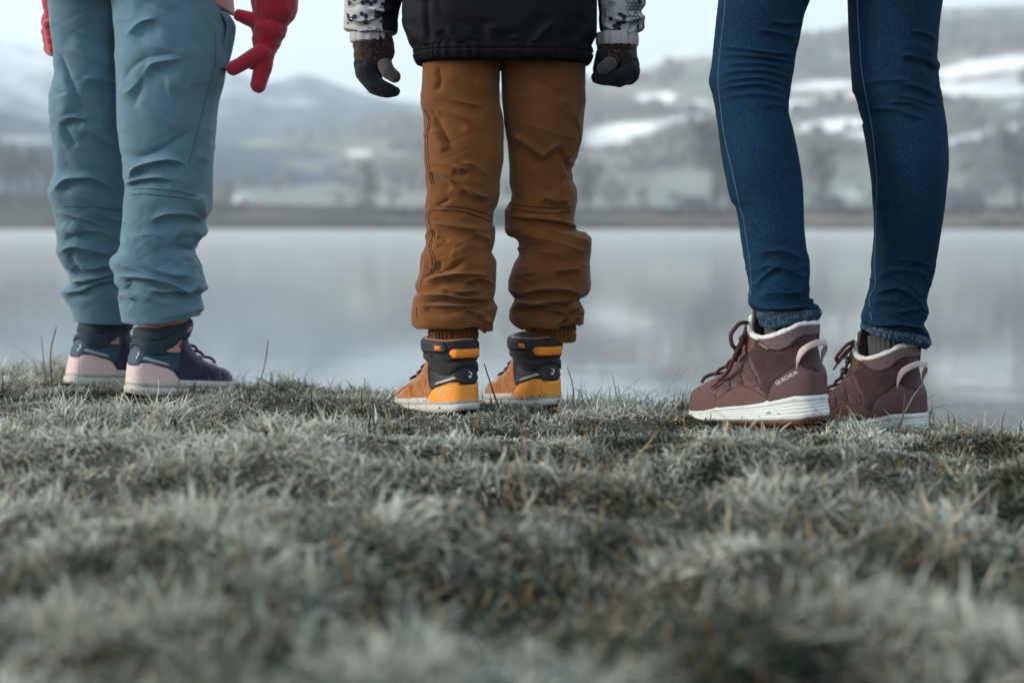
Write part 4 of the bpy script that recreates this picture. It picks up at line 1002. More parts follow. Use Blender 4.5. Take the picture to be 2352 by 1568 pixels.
# ------------------------------------------------------------------ BOOTS
class Boot:
    """local frame: x from heel back (0) to toe, y to the viewer's side, z up; heel at the origin"""
    def __init__(s, kind, heel_px, Y, lift, yaw, pitch, side, scale=1.0, lean=0.0):
        s.kind, s.side = kind, side
        s.k = np.array([scale] * 3 if np.isscalar(scale) else scale, float); s.lean = lean; s.kk = float(s.k[0])
        p = at(*heel_px, Y); s.o = np.array([p[0], Y, lift])
        # toe direction: side=-1 toes to the left of the photo, +1 to the right; yaw = angle away from the picture plane
        fx, fy = side * math.cos(yaw), math.sin(yaw)
        f = np.array([fx, fy, 0]); up = np.array([0, 0, 1.0])
        lat = np.cross(up, f)            # local +y
        cp_, sp_ = math.cos(pitch), math.sin(pitch)
        f2 = f * cp_ - up * sp_; u2 = up * cp_ + f * sp_
        vis = lat if lat[1] < 0 else -lat  # local y turned so that +y is the side the camera sees
        s.R = np.stack([f2, vis, u2], 1)
        if kind == 'kid':
            s.L = 0.19
            s.zs = lambda u: np.interp(u, [0, .35, .7, 1], [.021, .0195, .017, .016])
            s.ztop = lambda t: np.interp(np.abs(t), [0, .25, .6, 1], [.104, .103, .107, .115])
            s.xb = lambda z: pchip([0, .02, .045, .07, .09, .12], [.000, .000, -.001, .004, .006, .007], z)
            s.xf = lambda z: pchip([0, .013, .022, .030, .037, .042, .048, .056, .066, .076, .09, .115], [.183, .186, .186, .181, .169, .148, .126, .108, .095, .088, .085, .087], z)
            s.wz = lambda z: pchip([0, .02, .032, .045, .06, .08, .12], [.0355, .036, .0355, .033, .0315, .0315, .0325], z)
        else:
            s.L = 0.23
            s.zs = lambda u: np.interp(u, [0, .12, .3, .5, .7, 1], [.039, .039, .032, .0245, .0165, .0135])
            s.ztop = lambda t: pchip([0, .12, .28, .50, .72, .88, 1.0], [.132, .132, .124, .1155, .124, .143, .148], np.abs(t))
            s.xb = lambda z: pchip([0, .04, .06, .085, .11, .135], [.003, .000, -.001, .007, .011, .009], z)
            s.xf = lambda z: pchip([0, .02, .032, .044, .052, .060, .07, .085, .10, .125, .15], [.224, .230, .229, .220, .202, .180, .157, .138, .126, .110, .104], z)
            s.wz = lambda z: pchip([0, .02, .04, .055, .075, .10, .15], [.046, .0465, .045, .041, .037, .0355, .037], z)
    def S(s, t, v):
        a = np.abs(t) * np.pi; u = (1 - np.cos(a)) / 2
        zb_ = s.zs(u) - .003
        z = zb_ + v * (s.ztop(t) - zb_)
        low = 1 - smooth01((z - .3 * s.L) / (.12 * s.L))
        n = 2.25 + .65 * low
        xb, xf = s.xb(z), s.xf(z)
        ca, sa = np.cos(a), np.sin(a)
        cx_ = -np.sign(ca) * np.abs(ca) ** (2 / n)
        uu = (1 + cx_) / 2
        wu = np.interp(uu, [0, .2, .42, .70, .9, 1], [.82, .82, .82, 1.0, .98, .95])
        w = s.wz(z) * (1 + (wu - 1) * low)
        x = xb + (xf - xb) * uu
        y = np.sign(t) * w * np.maximum(sa, 0) ** (2 / n)
        return np.stack([x, y, z], -1)
    def W(s, P):
        P = np.asarray(P) * s.k
        if s.lean: P = P + np.stack([s.lean * (P[..., 2] - .05), 0 * P[..., 2], 0 * P[..., 2]], -1)
        return s.o + P @ s.R.T
    def N(s, t, v):
        e = 1e-3
        vm, vp = np.maximum(v - e, 0), np.minimum(v + e, 1)
        dt = s.S(t + e, v) - s.S(t - e, v); dv = s.S(t, vp) - s.S(t, vm)
        n = np.cross(dt, dv); n /= np.maximum(np.linalg.norm(n, axis=-1, keepdims=True), 1e-12)
        c = np.array([.4 * s.L, 0, 0]); p = s.S(t, v)
        flip = np.sum(n[..., :2] * (p - c)[..., :2], -1) + n[..., 2] * .02 < 0
        n[flip] *= -1
        return n
    def off(s, t, v, h):
        t = np.asarray(t, float); v = np.asarray(v, float)
        return s.W(s.S(t, v) + s.N(t, v) * np.asarray(h)[..., None])
    def prep(s):
        t = np.linspace(-.16, .999, 240); v = np.linspace(0, 1, 130)
        s.gt, s.gv = np.meshgrid(t, v)
        P = s.W(s.S(s.gt, s.gv)); N = s.N(s.gt, s.gv) @ s.R.T
        s.gx, s.gy = proj(P)
        s.gback = np.sum(N * (P - np.array([0, 0, CAM_Z])), -1) > 0
    def inv(s, pts):
        """photo pixels -> surface parameters on the side the camera sees"""
        if not hasattr(s, 'gx'): s.prep()
        out = []
        for x, y in pts:
            d = (s.gx - x) ** 2 + (s.gy - y) ** 2 + np.where(s.gback, 400, 0)
            i = np.unravel_index(np.argmin(d), d.shape)
            t, v = s.gt[i], s.gv[i]
            for _ in range(6):
                q = np.array(proj(s.W(s.S(np.array([t]), np.array([v])))))[:, 0]
                e = 1e-3
                q1 = np.array(proj(s.W(s.S(np.array([t + e]), np.array([v])))))[:, 0]; q2 = np.array(proj(s.W(s.S(np.array([t]), np.array([v - e])))))[:, 0]
                J = np.stack([(q1 - q) / e, -(q2 - q) / e], 1)
                if abs(np.linalg.det(J)) < 1e2: break
                dl = np.linalg.solve(J, np.array([x, y]) - q)
                if np.abs(dl).max() > .08: break
                t2, v2 = t + dl[0], v + dl[1]
                if not (-.2 < t2 < 1 and -.02 <= v2 <= 1.02): break
                t, v = t2, np.clip(v2, 0, 1)
            out.append((float(t), float(v)))
        return out

def densify(poly, n=6, closed=True):
    out = []; m = len(poly) if closed else len(poly) - 1
    for i in range(m):
        a, b_ = poly[i], poly[(i + 1) % len(poly)]
        out += [(a[0] + (b_[0] - a[0]) * k / n, a[1] + (b_[1] - a[1]) * k / n) for k in range(n)]
    if not closed: out.append(poly[-1])
    return out

NT, NV = 300, 150
def panel(bt, name, poly_tv, mat_, parent, off=0.0014, thick=0.003, puff=0.45, relief=None, side=None, groove=()):
    """a piece of the upper: polygon in (|t|, v), mirrored to the far side; joins across heel or toe where it reaches them"""
    if side is None and min(p[0] for p in poly_tv) > .012 and max(p[0] for p in poly_tv) < .985:
        a_ = panel(bt, name, poly_tv, mat_, parent, off, thick, puff, relief, 1, groove)
        panel(bt, name, poly_tv, mat_, parent, off, thick, puff, relief, -1, groove)
        return a_
    both = True
    t = np.linspace(-1, 1, NT + 1); v = np.linspace(0, 1, NV + 1)
    T, Vv = np.meshgrid(t, v)
    tc, vc = (T[:-1, :-1] + T[1:, 1:]) / 2, (Vv[:-1, :-1] + Vv[1:, 1:]) / 2
    ax = 0.55    # v is shorter than t in metres: balance distances
    k = in_poly(np.abs(tc) if both else tc, vc, poly_tv)
    if side: k &= tc * side > 0
    if not k.any(): return None
    idx = np.arange(T.size).reshape(T.shape)
    F = np.stack([idx[:-1, :-1], idx[:-1, 1:], idx[1:, 1:], idx[1:, :-1]], -1)[k]
    # border vertices slide on to the outline
    cnt = {}
    for f in F:
        for a, b_ in ((f[0], f[1]), (f[1], f[2]), (f[2], f[3]), (f[3], f[0])):
            e = (min(a, b_), max(a, b_)); cnt[e] = cnt.get(e, 0) + 1
    bord = [e for e, c in cnt.items() if c == 1]
    bv = np.array(sorted({q for e in bord for q in e}))
    tt, vv = T.ravel().copy(), Vv.ravel().copy()
    pv_ = [(p[0], p[1] * ax) for p in poly_tv]
    sgn = np.where(tt[bv] < 0, -1, 1) if both else np.ones(len(bv))
    d, qx, qy, _, _ = near_poly(tt[bv] * sgn, vv[bv] * ax, pv_)
    okk = d < 0.016
    keep_t = (np.abs(tt[bv]) > .998)
    okk &= ~keep_t
    tt[bv[okk]] = (qx * sgn)[okk]; vv[bv[okk]] = np.clip(qy / ax, 0, 1)[okk]
    used = np.unique(F); mp_ = -np.ones(T.size, int); mp_[used] = np.arange(len(used))
    h = np.full(T.size, off); 
    dd = near_poly(np.abs(tt) if both else tt, vv * ax, pv_)[0][used]
    hh = off * (puff + (1 - puff) * smooth01(dd / 0.02))
    for (gp, ga, gw) in groove:
        gd = near_poly(np.abs(tt[used]), vv[used] * ax, [(p[0], p[1] * ax) for p in gp], closed=False)[0]
        hh = hh - ga * np.exp(-(gd / gw) ** 2)
    if relief is not None: hh = hh + relief(tt[used], vv[used])
    V1 = bt.off(tt[used], vv[used], hh)
    V2 = bt.off(tt[bv], vv[bv], np.full(len(bv), off - thick))
    m2 = {q: len(used) + i for i, q in enumerate(bv)}
    faces = [tuple(mp_[f]) for f in F]
    for f in F:
        for a, b_ in ((f[0], f[1]), (f[1], f[2]), (f[2], f[3]), (f[3], f[0])):
            if cnt[(min(a, b_), max(a, b_))] == 1: faces.append((mp_[b_], mp_[a], m2[a], m2[b_]))
    o = obj(name, np.concatenate([V1, V2]), faces, mat_, parent)
    o.data.polygons.foreach_set('use_smooth', np.r_[np.ones(len(F), bool), np.zeros(len(faces) - len(F), bool)])
    bmx = bmesh.new(); bmx.from_mesh(o.data); bmesh.ops.recalc_face_normals(bmx, faces=bmx.faces); bmx.to_mesh(o.data); bmx.free()
    return o

def base_upper(bt, name, mat_, parent, relief=None):
    t = np.linspace(-1, 1, NT, endpoint=False); v = np.linspace(0, 1, NV)
    T, Vv = np.meshgrid(t, v)
    h = np.zeros_like(T) if relief is None else relief(T, Vv)
    P = bt.off(T, Vv, h)
    c = bt.W(np.array([[.05 * bt.L / .19, 0, .09]]))[0]
    top = P[-1]; tc = top.mean(0)
    P = np.concatenate([P, (top + (tc - top) * .06 + [0, 0, .0015])[None], (top + (tc - top) * .13)[None], (top + (tc - top) * .16 - [0, 0, .025])[None], (top + (tc - top) * .9 - [0, 0, .03])[None]], 0)
    return obj(name, P, grid_faces(P.shape[0], NT, True), mat_, parent)

def sole_mesh(bt, name, levels, mat_, parent, tread=False):
    """levels: (fraction of local sole height 0..1, outward offset)"""
    t = np.linspace(-1, 1, 240, endpoint=False); a = np.abs(t) * np.pi; u = (1 - np.cos(a)) / 2
    base = bt.S(t, np.zeros_like(t)); n2 = bt.N(t, np.zeros_like(t)); n2[:, 2] = 0; n2 /= np.linalg.norm(n2, axis=1, keepdims=True)
    topz = bt.zs(u) + (.0035 if bt.kind == 'kid' else 0.0)
    ux = base[:, 0] / bt.L
    rocker = .010 * smooth01((ux - .72) / .28) ** 1.5 + .004 * smooth01((.08 - ux) / .1)
    rows = []
    for f, o in levels:
        z = rocker * (1 - f) + f * topz
        q = base + n2 * o; q[:, 2] = z
        if tread and f <= 0: q[:, 2] -= .0016 * (np.sin(t * 70) > 0)
        rows.append(bt.W(q))
    P = np.stack(rows)
    c0 = P[0].mean(0); c1 = P[-1].mean(0)
    P = np.concatenate([(P[0] + (c0 - P[0]) * .9)[None], (P[0] + (c0 - P[0]) * .12)[None], P, (P[-1] + (c1 - P[-1]) * .12)[None]], 0)
    return obj(name, P, grid_faces(P.shape[0], 240, True), mat_, parent)

def surf_tube(bt, tv, r, mat_, parent, name, lift=0.001, seg=6, n=None, dashed=False):
    d = spline(tv, n or max(8, 8 * len(tv)))
    P = bt.off(d[:, 0], d[:, 1], np.full(len(d), lift))
    mb = MB()
    if dashed:
        for i in range(0, len(P) - 1, 2): mb.add(*tube_mesh(P[i:i + 2], r, 4))
    else: mb.add(*tube_mesh(P, r, seg))
    o = mb.build(name, mat_, parent, True)
    if dashed: o['kind'] = 'stuff'
    return o

def lettering(bt, text, p0, p1, height, mat_, parent, lift, name='lettering', spacing=1.0, outline=0.0):
    """flat print laid on the boot along the photo line p0 -> p1 (baseline), letter height in photo pixels"""
    cu = bpy.data.curves.new('tmp', 'FONT'); cu.body = text; cu.size = 1.0; cu.space_character = spacing; cu.resolution_u = 2; cu.offset = outline
    o = bpy.data.objects.new('tmp', cu); COL.objects.link(o)
    dg = bpy.context.evaluated_depsgraph_get(); dg.update()
    me = bpy.data.meshes.new_from_object(o.evaluated_get(dg))
    co = np.array([v.co[:] for v in me.vertices]); F = [tuple(p.vertices) for p in me.polygons]
    bpy.data.objects.remove(o); bpy.data.curves.remove(cu); bpy.data.meshes.remove(me)
    w = co[:, 0].max(); p0, p1 = np.array(p0), np.array(p1); d = p1 - p0; L = np.linalg.norm(d); d /= L
    up = np.array([d[1], -d[0]])
    px = p0 + np.outer(co[:, 0] / w * L, d) + np.outer(co[:, 1] / .7 * height, up)
    tv = np.array(bt.inv([tuple(q) for q in px]))
    return obj(name, bt.off(tv[:, 0], tv[:, 1], np.full(len(tv), lift)), F, mat_, parent, smooth=False)

def mark(bt, strokes, w, mat_, parent, lift, name='logo'):
    """flat printed strokes (photo pixels) with width w"""
    mb = MB()
    for s_ in strokes:
        p = spline(s_, max(3, 5 * len(s_))); T = np.gradient(p, axis=0); T /= np.linalg.norm(T, axis=1, keepdims=True)
        nrm = np.stack([-T[:, 1], T[:, 0]], 1)
        e = [tuple(q) for q in np.concatenate([p + nrm * w / 2, p - nrm * w / 2])]
        tv = np.array(bt.inv(e)); n = len(p)
        mb.add(bt.off(tv[:, 0], tv[:, 1], np.full(2 * n, lift)), [(i, i + 1, n + i + 1, n + i) for i in range(n - 1)])
    return mb.build(name, mat_, parent)

def ribbon(bt, t, v, lift, width_v, mat_, parent, name, thick=0.0014, widths=None):
    """webbing band following the surface at (t, v) and standing off it by lift"""
    n = len(t); rows = []
    for k, f in enumerate((-1, -.33, .33, 1)):
        ww = width_v if widths is None else np.asarray(widths)
        rows.append(bt.off(t, np.clip(v, 0, 1), lift) + np.outer(f * ww / 2 * bt.k[2], bt.R[:, 2]))
    P = np.stack(rows, 1)
    o = obj(name, P, grid_faces(n, 4, False), mat_, parent)
    md = o.modifiers.new('thick', 'SOLIDIFY'); md.thickness = thick; md.offset = 0
    return o

# ---- boot materials
M_RUBBERW = mat('off_white_rubber', srgb(204, 204, 198), 0.7, 0.04, 110, 0.2, 300, col2=srgb(150, 140, 122), lo=0.56, hi=0.82)
M_FOAM = mat('white_foam', srgb(222, 230, 230), 0.6, 0.03, 70, 0.1, 300, col2=srgb(178, 176, 164), lo=0.6, hi=0.85)
M_OUTS = mat('dark_violet_rubber', srgb(44, 38, 58), 0.6, 0.15, 60)
M_GUM = mat('brown_gum_rubber', srgb(92, 48, 34), 0.5, 0.2, 60, 0.2, 200)
M_ORANGE = mat('orange_leather', srgb(252, 164, 62), 0.65, 0.08, 200, 0.2, 900)
M_ORANGER = mat('orange_webbing', srgb(244, 140, 44), 0.7, 0.06, 800, 0.3, 1200)
M_SUEDEB = mat('brown_suede', srgb(168, 100, 20), 0.95, 0.25, 160, 0.5, 700, sheen=0.5)
M_BLKFAB = mat('black_fabric', srgb(44, 42, 46), 0.9, 0.2, 700, 0.6, 1100, sheen=0.1)
M_BLKLEA = mat('black_leather', srgb(34, 38, 44), 0.6, 0.2, 300, 0.4, 600)
M_PINK = mat('pink_leather', srgb(228, 202, 200), 0.7, 0.05, 200, 0.15, 900)
M_PINKR = mat('coral_rubber', srgb(222, 158, 132), 0.6, 0.05, 200)
M_SUEDEN = mat('navy_suede', srgb(32, 34, 60), 0.95, 0.3, 200, 0.5, 700, sheen=0.4)
M_TEAL = mat('petrol_leather', srgb(44, 78, 98), 0.65, 0.12, 250, 0.3, 600)
M_GREYFAB = mat('slate_fabric', srgb(52, 70, 82), 0.9, 0.25, 600, 0.6, 1000, stretch=(3, 3, .4))
M_SILVER = mat('reflective_tape', srgb(176, 184, 186), 0.35, 0.05, 200)
M_LACE = mat('dark_violet_lace', srgb(42, 32, 54), 0.9, 0.3, 900, 0.8, 900)
M_INKW = mat('white_ink', srgb(226, 230, 230), 0.7, 0.03, 100)
M_LEGGING = mat('salmon_legging', srgb(208, 150, 138), 0.8, 0.1, 200, 0.1, 600)
M_SOCKT = mat('blue_sock', srgb(40, 92, 116), 0.9, 0.2, 300)
M_DIRT = mat('dry_mud', srgb(92, 62, 40), 0.95, 0.3, 200)
M_MAUVE = mat('mauve_twill', srgb(98, 74, 77), 0.85, 0.14, 900, 0.5, 1300)
M_MAUVEL = mat('mauve_leather', srgb(104, 76, 72), 0.75, 0.12, 300, 0.4, 800)
M_MESH = mat('mauve_mesh', srgb(112, 86, 85), 0.9, 0.2, 700, 0.6, 900)
M_BURG = mat('burgundy_suede', srgb(62, 38, 41), 0.9, 0.25, 300, 0.5, 700, sheen=0.25)
M_COLLAR = mat('taupe_melange', srgb(108, 92, 96), 0.95, 0.3, 900, 0.5, 1200, stretch=(1, 1, .25))
M_FLEECE = mat('white_fleece', srgb(226, 230, 228), 0.95, 0.08, 400, 1.0, 500, sheen=0.4)
M_PULL = mat('pale_pink_webbing', srgb(212, 190, 190), 0.8, 0.06, 900, 0.3, 1200)
M_LACEB = mat('burgundy_lace', srgb(88, 54, 58), 0.9, 0.35, 900, 0.8, 700)
M_HOOK = mat('dark_metal_hook', (0.03, 0.03, 0.035), 0.35, 0.1, 100, spec=0.6)
M_SOCK = mat('grey_ribbed_sock', srgb(78, 82, 88), 0.95, 0.2, 300, 0.4, 700)
M_TAG = mat('black_woven_tag', srgb(36, 34, 36), 0.7, 0.1, 100)

# ---- children's boots: panels read once off the clearest boot, then reused on all four
ref = Boot('kid', z2([(0, 0)])[0], 2.0, 0, 0.9, 0.09, -1)
def make_ref():
    hx = kb([(938, 1130)])[0]
    return Boot('kid', hx, 1.993, 0.0, math.radians(57), math.radians(5), -1)
ref = make_ref()
rp = lambda pts, n=5, closed=True: ref.inv(densify(kb(pts), n, closed))
heel0 = lambda poly: [(max(t, -.05), v) for t, v in poly]
KP = KP0 = {}
top_hc = rp([(938, 838), (850, 838), (820, 815), (740, 815), (610, 862), (570, 892)], closed=False)
low_hc = rp([(570, 892), (530, 960), (516, 1022)], closed=False)
KP['heel_counter'] = [(-.02, top_hc[0][1])] + top_hc + low_hc[1:] + [(low_hc[-1][0], -.02), (-.02, -.02)]
KP['counter_edge'] = top_hc + low_hc[1:]
lea_top = rp([(938, 660), (900, 661), (870, 668), (800, 705), (745, 743), (690, 748), (640, 738), (580, 700), (545, 640), (528, 600)], closed=False)
lea_front = rp([(528, 600), (524, 720), (540, 860), (570, 892)], closed=False)
KP['ankle_panel'] = [(-.02, lea_top[0][1])] + lea_top + lea_front[1:] + top_hc[::-1][1:] + [(-.02, top_hc[0][1])]
KP['collar'] = [(-.02, lea_top[0][1])] + lea_top + [(1.01, lea_top[-1][1] - .02), (1.01, 1.02), (-.02, 1.02)]
KP['groove'] = [(0, (lea_top[0][1] + .82) / 2 - .02)] + rp([(740, 624), (640, 600), (585, 555)], closed=False)
KP['strip'] = rp([(600, 838), (625, 811), (790, 757), (814, 776), (690, 815)])
KP['tab'] = rp([(563, 442), (580, 382), (672, 368), (685, 420)])
KP['strap'] = rp([(506, 480), (500, 350), (672, 324), (716, 400), (712, 440)])
tmin = min(p[0] for p in KP['strap'])
KP['strap'] = [(tmin + .02, .80), (tmin, .88), (tmin + .03, .985), (1.01, .985), (1.01, .80)]
tb = KP['tab']
KP['tab'] = [(tmin + .06, .84), (tmin + .075, .93), (tmin + .16, .935), (tmin + .16, .84)]
vseam = rp([(385, 815), (378, 870), (395, 950), (425, 1020)], closed=False)
vseam2 = rp([(275, 850), (240, 920), (232, 1010)], closed=False)
LOGO = [[(917, 716), (938, 722), (946, 738), (938, 752), (917, 757)], [(917, 767), (945, 767)]]
LOGO_TV = None

def kid_boot(bt, person, label, mats, loop=True, text=False, frost=True, strap_t=None):
    lea, vamp, fab, hc, tabm, loopm = mats
    def cv(poly):      # same heights above the sole on a boot whose collar is cut lower
        out = []
        for t, v in poly:
            a_ = abs(min(t, 1.0)) * math.pi; z0 = float(ref.zs((1 - math.cos(a_)) / 2)) - .003
            z = z0 + v * (float(ref.ztop(t)) - z0)
            out.append((t, v if v > .99 or v < 0 else min(.985, (z - z0) / (float(bt.ztop(t)) - z0))))
        return out
    KP = {k_: cv(p_) for k_, p_ in KP0.items()} if bt is not ref else KP0
    sh = thing_part = None
    relief = lambda t, v: 0.0006 * noise(t * 9, v * 7, 0, 5) - 0.0012 * np.exp(-(near_poly(np.abs(t), v * .55, [(p[0], p[1] * .55) for p in vseam], False)[0] / .012) ** 2) - 0.001 * np.exp(-(near_poly(np.abs(t), v * .55, [(p[0], p[1] * .55) for p in vseam2], False)[0] / .010) ** 2)
    up = base_upper(bt, 'boot', vamp, person, relief)
    tag(up, label)
    so = sole_mesh(bt, 'sole', [(.06, -.001), (.10, .0022), (.30, .0034), (.52, .0034), (.555, .0012), (.60, .0012), (.63, .0028), (.85, .0022), (1.0, .0014), (1.04, 0.0002)], M_RUBBERW, up)
    sole_mesh(bt, 'outsole', [(-.02, -.003), (.0, -.0005), (.10, .0006)], M_OUTS, up)
    panel(bt, 'heel_counter', KP['heel_counter'], hc, up, off=.0026, thick=.004)
    panel(bt, 'ankle_panel', KP['ankle_panel'], lea, up, off=.0018, thick=.004)
    g_ = [(KP['groove'], .0032, .018)]
    panel(bt, 'collar', KP['collar'], fab, up, off=.0042, thick=.006, puff=.15, groove=g_, relief=lambda t, v: 0.0003 * noise(t * 200, v * 90, 0, 8))
    panel(bt, 'reflective_strip', KP['strip'], M_SILVER, up, off=.0026, thick=.001, puff=1)
    sp, tp = KP0['strap'], KP0['tab']
    if strap_t: sp = [(p[0] if p[0] > .98 else p[0] + strap_t - tmin, p[1]) for p in sp]; tp = [(p[0] + strap_t - tmin, p[1]) for p in tp]
    panel(bt, 'strap', sp, lea, up, off=.0068, thick=.004, puff=.75)
    panel(bt, 'strap_tab', tp, tabm, up, off=.0082, thick=.002, puff=.8, side=1)
    for k, sgn in ((0, 1),):
        surf_tube(bt, [(p[0], p[1] - .012) for p in KP['counter_edge'][2:-2]], .00045, M_BROWNT if hc is M_ORANGE else M_PINKJ, up, 'stitching', lift=.0026, dashed=True, n=90)
    # pull loop at the back of the collar
    if loop:
        t = np.linspace(-.20, .20, 33); f = 1 - (np.abs(t) / .20) ** 2.2
        ribbon(bt, t, .80 - .035 * f, .004 + .0075 * np.clip(f * 1.6, 0, 1), .0125, loopm, up, 'pull_loop', widths=.003 + .0095 * smooth01(f * 2.2))
    # laces and their loops
    for i, (z, tl) in enumerate(((.33, .80), (.42, .815), (.51, .82))):
        if z < .5 or bt.side < 0: panel(bt, 'lace_loop', [(tl - .025, z - .02), (tl - .03, z + .018), (tl + .02, z + .028), (tl + .025, z - .012)], tabm, up, off=.0042, thick=.002, puff=.7)
        w_ = [bt.off(np.array([a]), np.array([z + dz]), np.array([h_]))[0] for a, dz, h_ in ((tl, 0, .004), (.9, .01, .006), (.97, .018, .007))]
        w2 = [bt.off(np.array([-a]), np.array([z + dz]), np.array([h_]))[0] for a, dz, h_ in ((.97, .022, .007), (.9, .03, .006), (tl, .04, .004))]
        MB().add(*tube_mesh(spline(w_ + w2, 16), .0023, 6)).build('lace', M_LACE, up, True)
    # printed mark on the heel
    mark_tv(bt, up, cv)
    if frost:      # frost crystals on the toe
        n = 260; r = np.random.default_rng(int(abs(bt.o[0]) * 1000))
        t = r.uniform(.72, .995, n) * r.choice([-1, 1], n); v = r.uniform(.08, .42, n)
        P = bt.off(t, v, np.full(n, .0004)); mb = MB()
        for p in P:
            d = r.standard_normal(3) * .0007; e = r.standard_normal(3) * .0007; f_ = np.array([0, 0, .0009])
            mb.add([p + d, p + e, p - d, p + f_], [(0, 1, 3), (1, 2, 3), (2, 0, 3)])
        o = mb.build('frost', M_INKW, up); o['kind'] = 'stuff'
    return up

def mark_tv(bt, up, cv):
    mb = MB()
    for s_ in LOGO:
        p = spline(kb(s_), 5 * len(s_)); T = np.gradient(p, axis=0); T /= np.linalg.norm(T, axis=1, keepdims=True)
        nrm = np.stack([-T[:, 1], T[:, 0]], 1); w = 2.0
        tv = np.array(ref.inv([tuple(q) for q in np.concatenate([p + nrm * w / 2, p - nrm * w / 2])])); n = len(p)
        if bt is not ref: tv = np.array(cv([tuple(q) for q in tv]))
        tt = tv[:, 0] if bt.side < 0 else .055 - tv[:, 0]
        mb.add(bt.off(tt, tv[:, 1], np.full(2 * n, .0030)), [(i, i + 1, n + i + 1, n + i) for i in range(n - 1)])
    mb.build('logo', M_INKW, up)

R_ = math.radians
MATS_O = (M_BLKLEA, M_SUEDEB, M_BLKFAB, M_ORANGE, M_ORANGER, M_ORANGER)
MATS_P = (M_TEAL, M_SUEDEN, M_GREYFAB, M_PINK, M_PINKR, M_PINKR)
b1 = kid_boot(ref, child_b, 'orange heeled boot with white lettering', MATS_O)
lettering(ref, 'QUECHUA', kb([(640, 916)])[0], kb([(778, 884)])[0], 4.6, M_INKW, b1, .0032)
lettering(ref, 'novadry', kb([(664, 945)])[0], kb([(722, 932)])[0], 3.0, M_INKW, b1, .0032)
mark(ref, [kb([(645, 955), (642, 935), (655, 925), (662, 940), (650, 955)])], 0.9, M_INKW, b1, .0032, name='drop_symbol')
bt2 = Boot('kid', kb([(1752, 1060)])[0], 2.075, -0.004, R_(63), R_(5), -1)
b2 = kid_boot(bt2, child_b, 'orange heeled boot speckled with mud', MATS_O)
# mud specks along the lower heel
r = np.random.default_rng(3); mb = MB()
for k in range(70):
    t, v = r.normal(.10, .09), abs(r.normal(.03, .035)); p = bt2.off(np.array([t]), np.array([min(v, .3)]), np.array([.0028]))[0]
    q = r.standard_normal((3, 3)) * r.uniform(.0004, .0014); mb.add(p + q - q.mean(0) , [(0, 1, 2)])
mb.build('mud', M_DIRT, b2)['kind'] = 'stuff'
bt3 = Boot('kid', lb([(1055, 1085)])[0], 2.205, -0.002, R_(50), R_(4.5), 1, (1.02, 1.10, 1.20), .10); bt3.ztop = lambda t: np.interp(np.abs(t), [0, .25, .55, 1], [.090, .089, .098, .107])
b3 = kid_boot(bt3, child_a, 'pink heeled navy boot, the nearer one', MATS_P, loop=False, strap_t=.56)
bt4 = Boot('kid', lb([(480, 975)])[0], 2.345, -0.002, R_(50), R_(3.5), 1, (1.02, 1.10, 1.20), .24); bt4.ztop = bt3.ztop
b4 = kid_boot(bt4, child_a, 'pink heeled navy boot, the farther one', MATS_P, loop=False, strap_t=.56)
# leggings and socks between boot and trousers
def stub(bt, x, z0, z1, r0, r1, mat_, parent, name, rib=0, seg=96):
    q = np.linspace(0, 1, 16); a = np.linspace(0, 2 * np.pi, seg, endpoint=False)
    rr = (r0 + (r1 - r0) * q)[:, None] + (rib * np.cos(24 * a) if rib else 0 * a)[None]
    P = np.stack([x + rr * 1.08 * np.cos(a)[None], rr * np.sin(a)[None], np.repeat((z0 + (z1 - z0) * q)[:, None], seg, 1)], -1)
    return obj(name, bt.W(P), grid_faces(16, seg, True), mat_, parent)
stub(ref, .055, .07, .112, .026, .026, M_SOCKT, child_b, 'sock'); stub(bt2, .055, .07, .112, .026, .026, M_SOCKT, child_b, 'sock')
stub(bt3, .048, .06, .125, .0325, .0325, M_LEGGING, child_a, 'legging'); stub(bt4, .048, .06, .12, .0315, .0315, M_LEGGING, child_a, 'legging')

# ---- adult boots
aref = Boot('adult', ab([(1195, 1080)])[0], 1.852, 0.009, R_(52), R_(5.2), -1, 0.965)
apn = lambda pts, closed=True, n=5: aref.inv(densify(ab(pts), n, closed))
AP = {}
hc_top = apn([(1150, 690), (1110, 672), (1078, 668), (1030, 632), (960, 660), (840, 745), (795, 800), (765, 884)], False)
AP['heel_counter'] = [(-.02, hc_top[0][1])] + hc_top + [(hc_top[-1][0], -.02), (-.02, -.02)]
col_low = apn([(1150, 412), (1080, 400), (1040, 402), (990, 432), (940, 490), (870, 524), (790, 520), (735, 490), (690, 450), (668, 380), (655, 310)], False)
AP['collar'] = [(-.02, col_low[0][1])] + col_low + [(col_low[-1][0], 1.02), (-.02, 1.02)]
toe = apn([(345, 905), (430, 850), (510, 803), (560, 786), (620, 812), (700, 860), (762, 886)], False)
AP['side_wrap'] = toe + [(toe[-1][0], -.02), (toe[0][0], -.02)]
tcap = apn([(345, 905), (320, 878), (270, 862), (215, 868), (200, 830), (160, 812)], False)
AP['toe_cap'] = [(tcap[0][0] - .005, -.02)] + tcap + [(1.01, tcap[-1][1]), (1.01, -.02)]
mesh_l = apn([(560, 520), (600, 600), (650, 700), (690, 800), (700, 860)], False)
AP['burgundy'] = [(-.02, hc_top[0][1] - .02), (-.02, col_low[0][1])] + col_low + apn([(655, 310), (625, 400), (610, 500), (612, 560), (650, 650), (700, 760), (690, 830), (762, 884)], False)[1:] + hc_top[::-1][1:]
straps_px = [[(505, 590), (560, 545), (590, 590), (690, 800), (640, 815), (560, 680)], [(440, 680), (500, 625), (520, 660), (560, 785), (525, 790), (490, 760)], [(385, 745), (430, 705), (450, 760), (455, 835), (415, 850)]]
AP['eyestay'] = apn([(608, 330), (650, 290), (656, 400), (668, 500), (610, 555), (582, 480), (590, 400)])

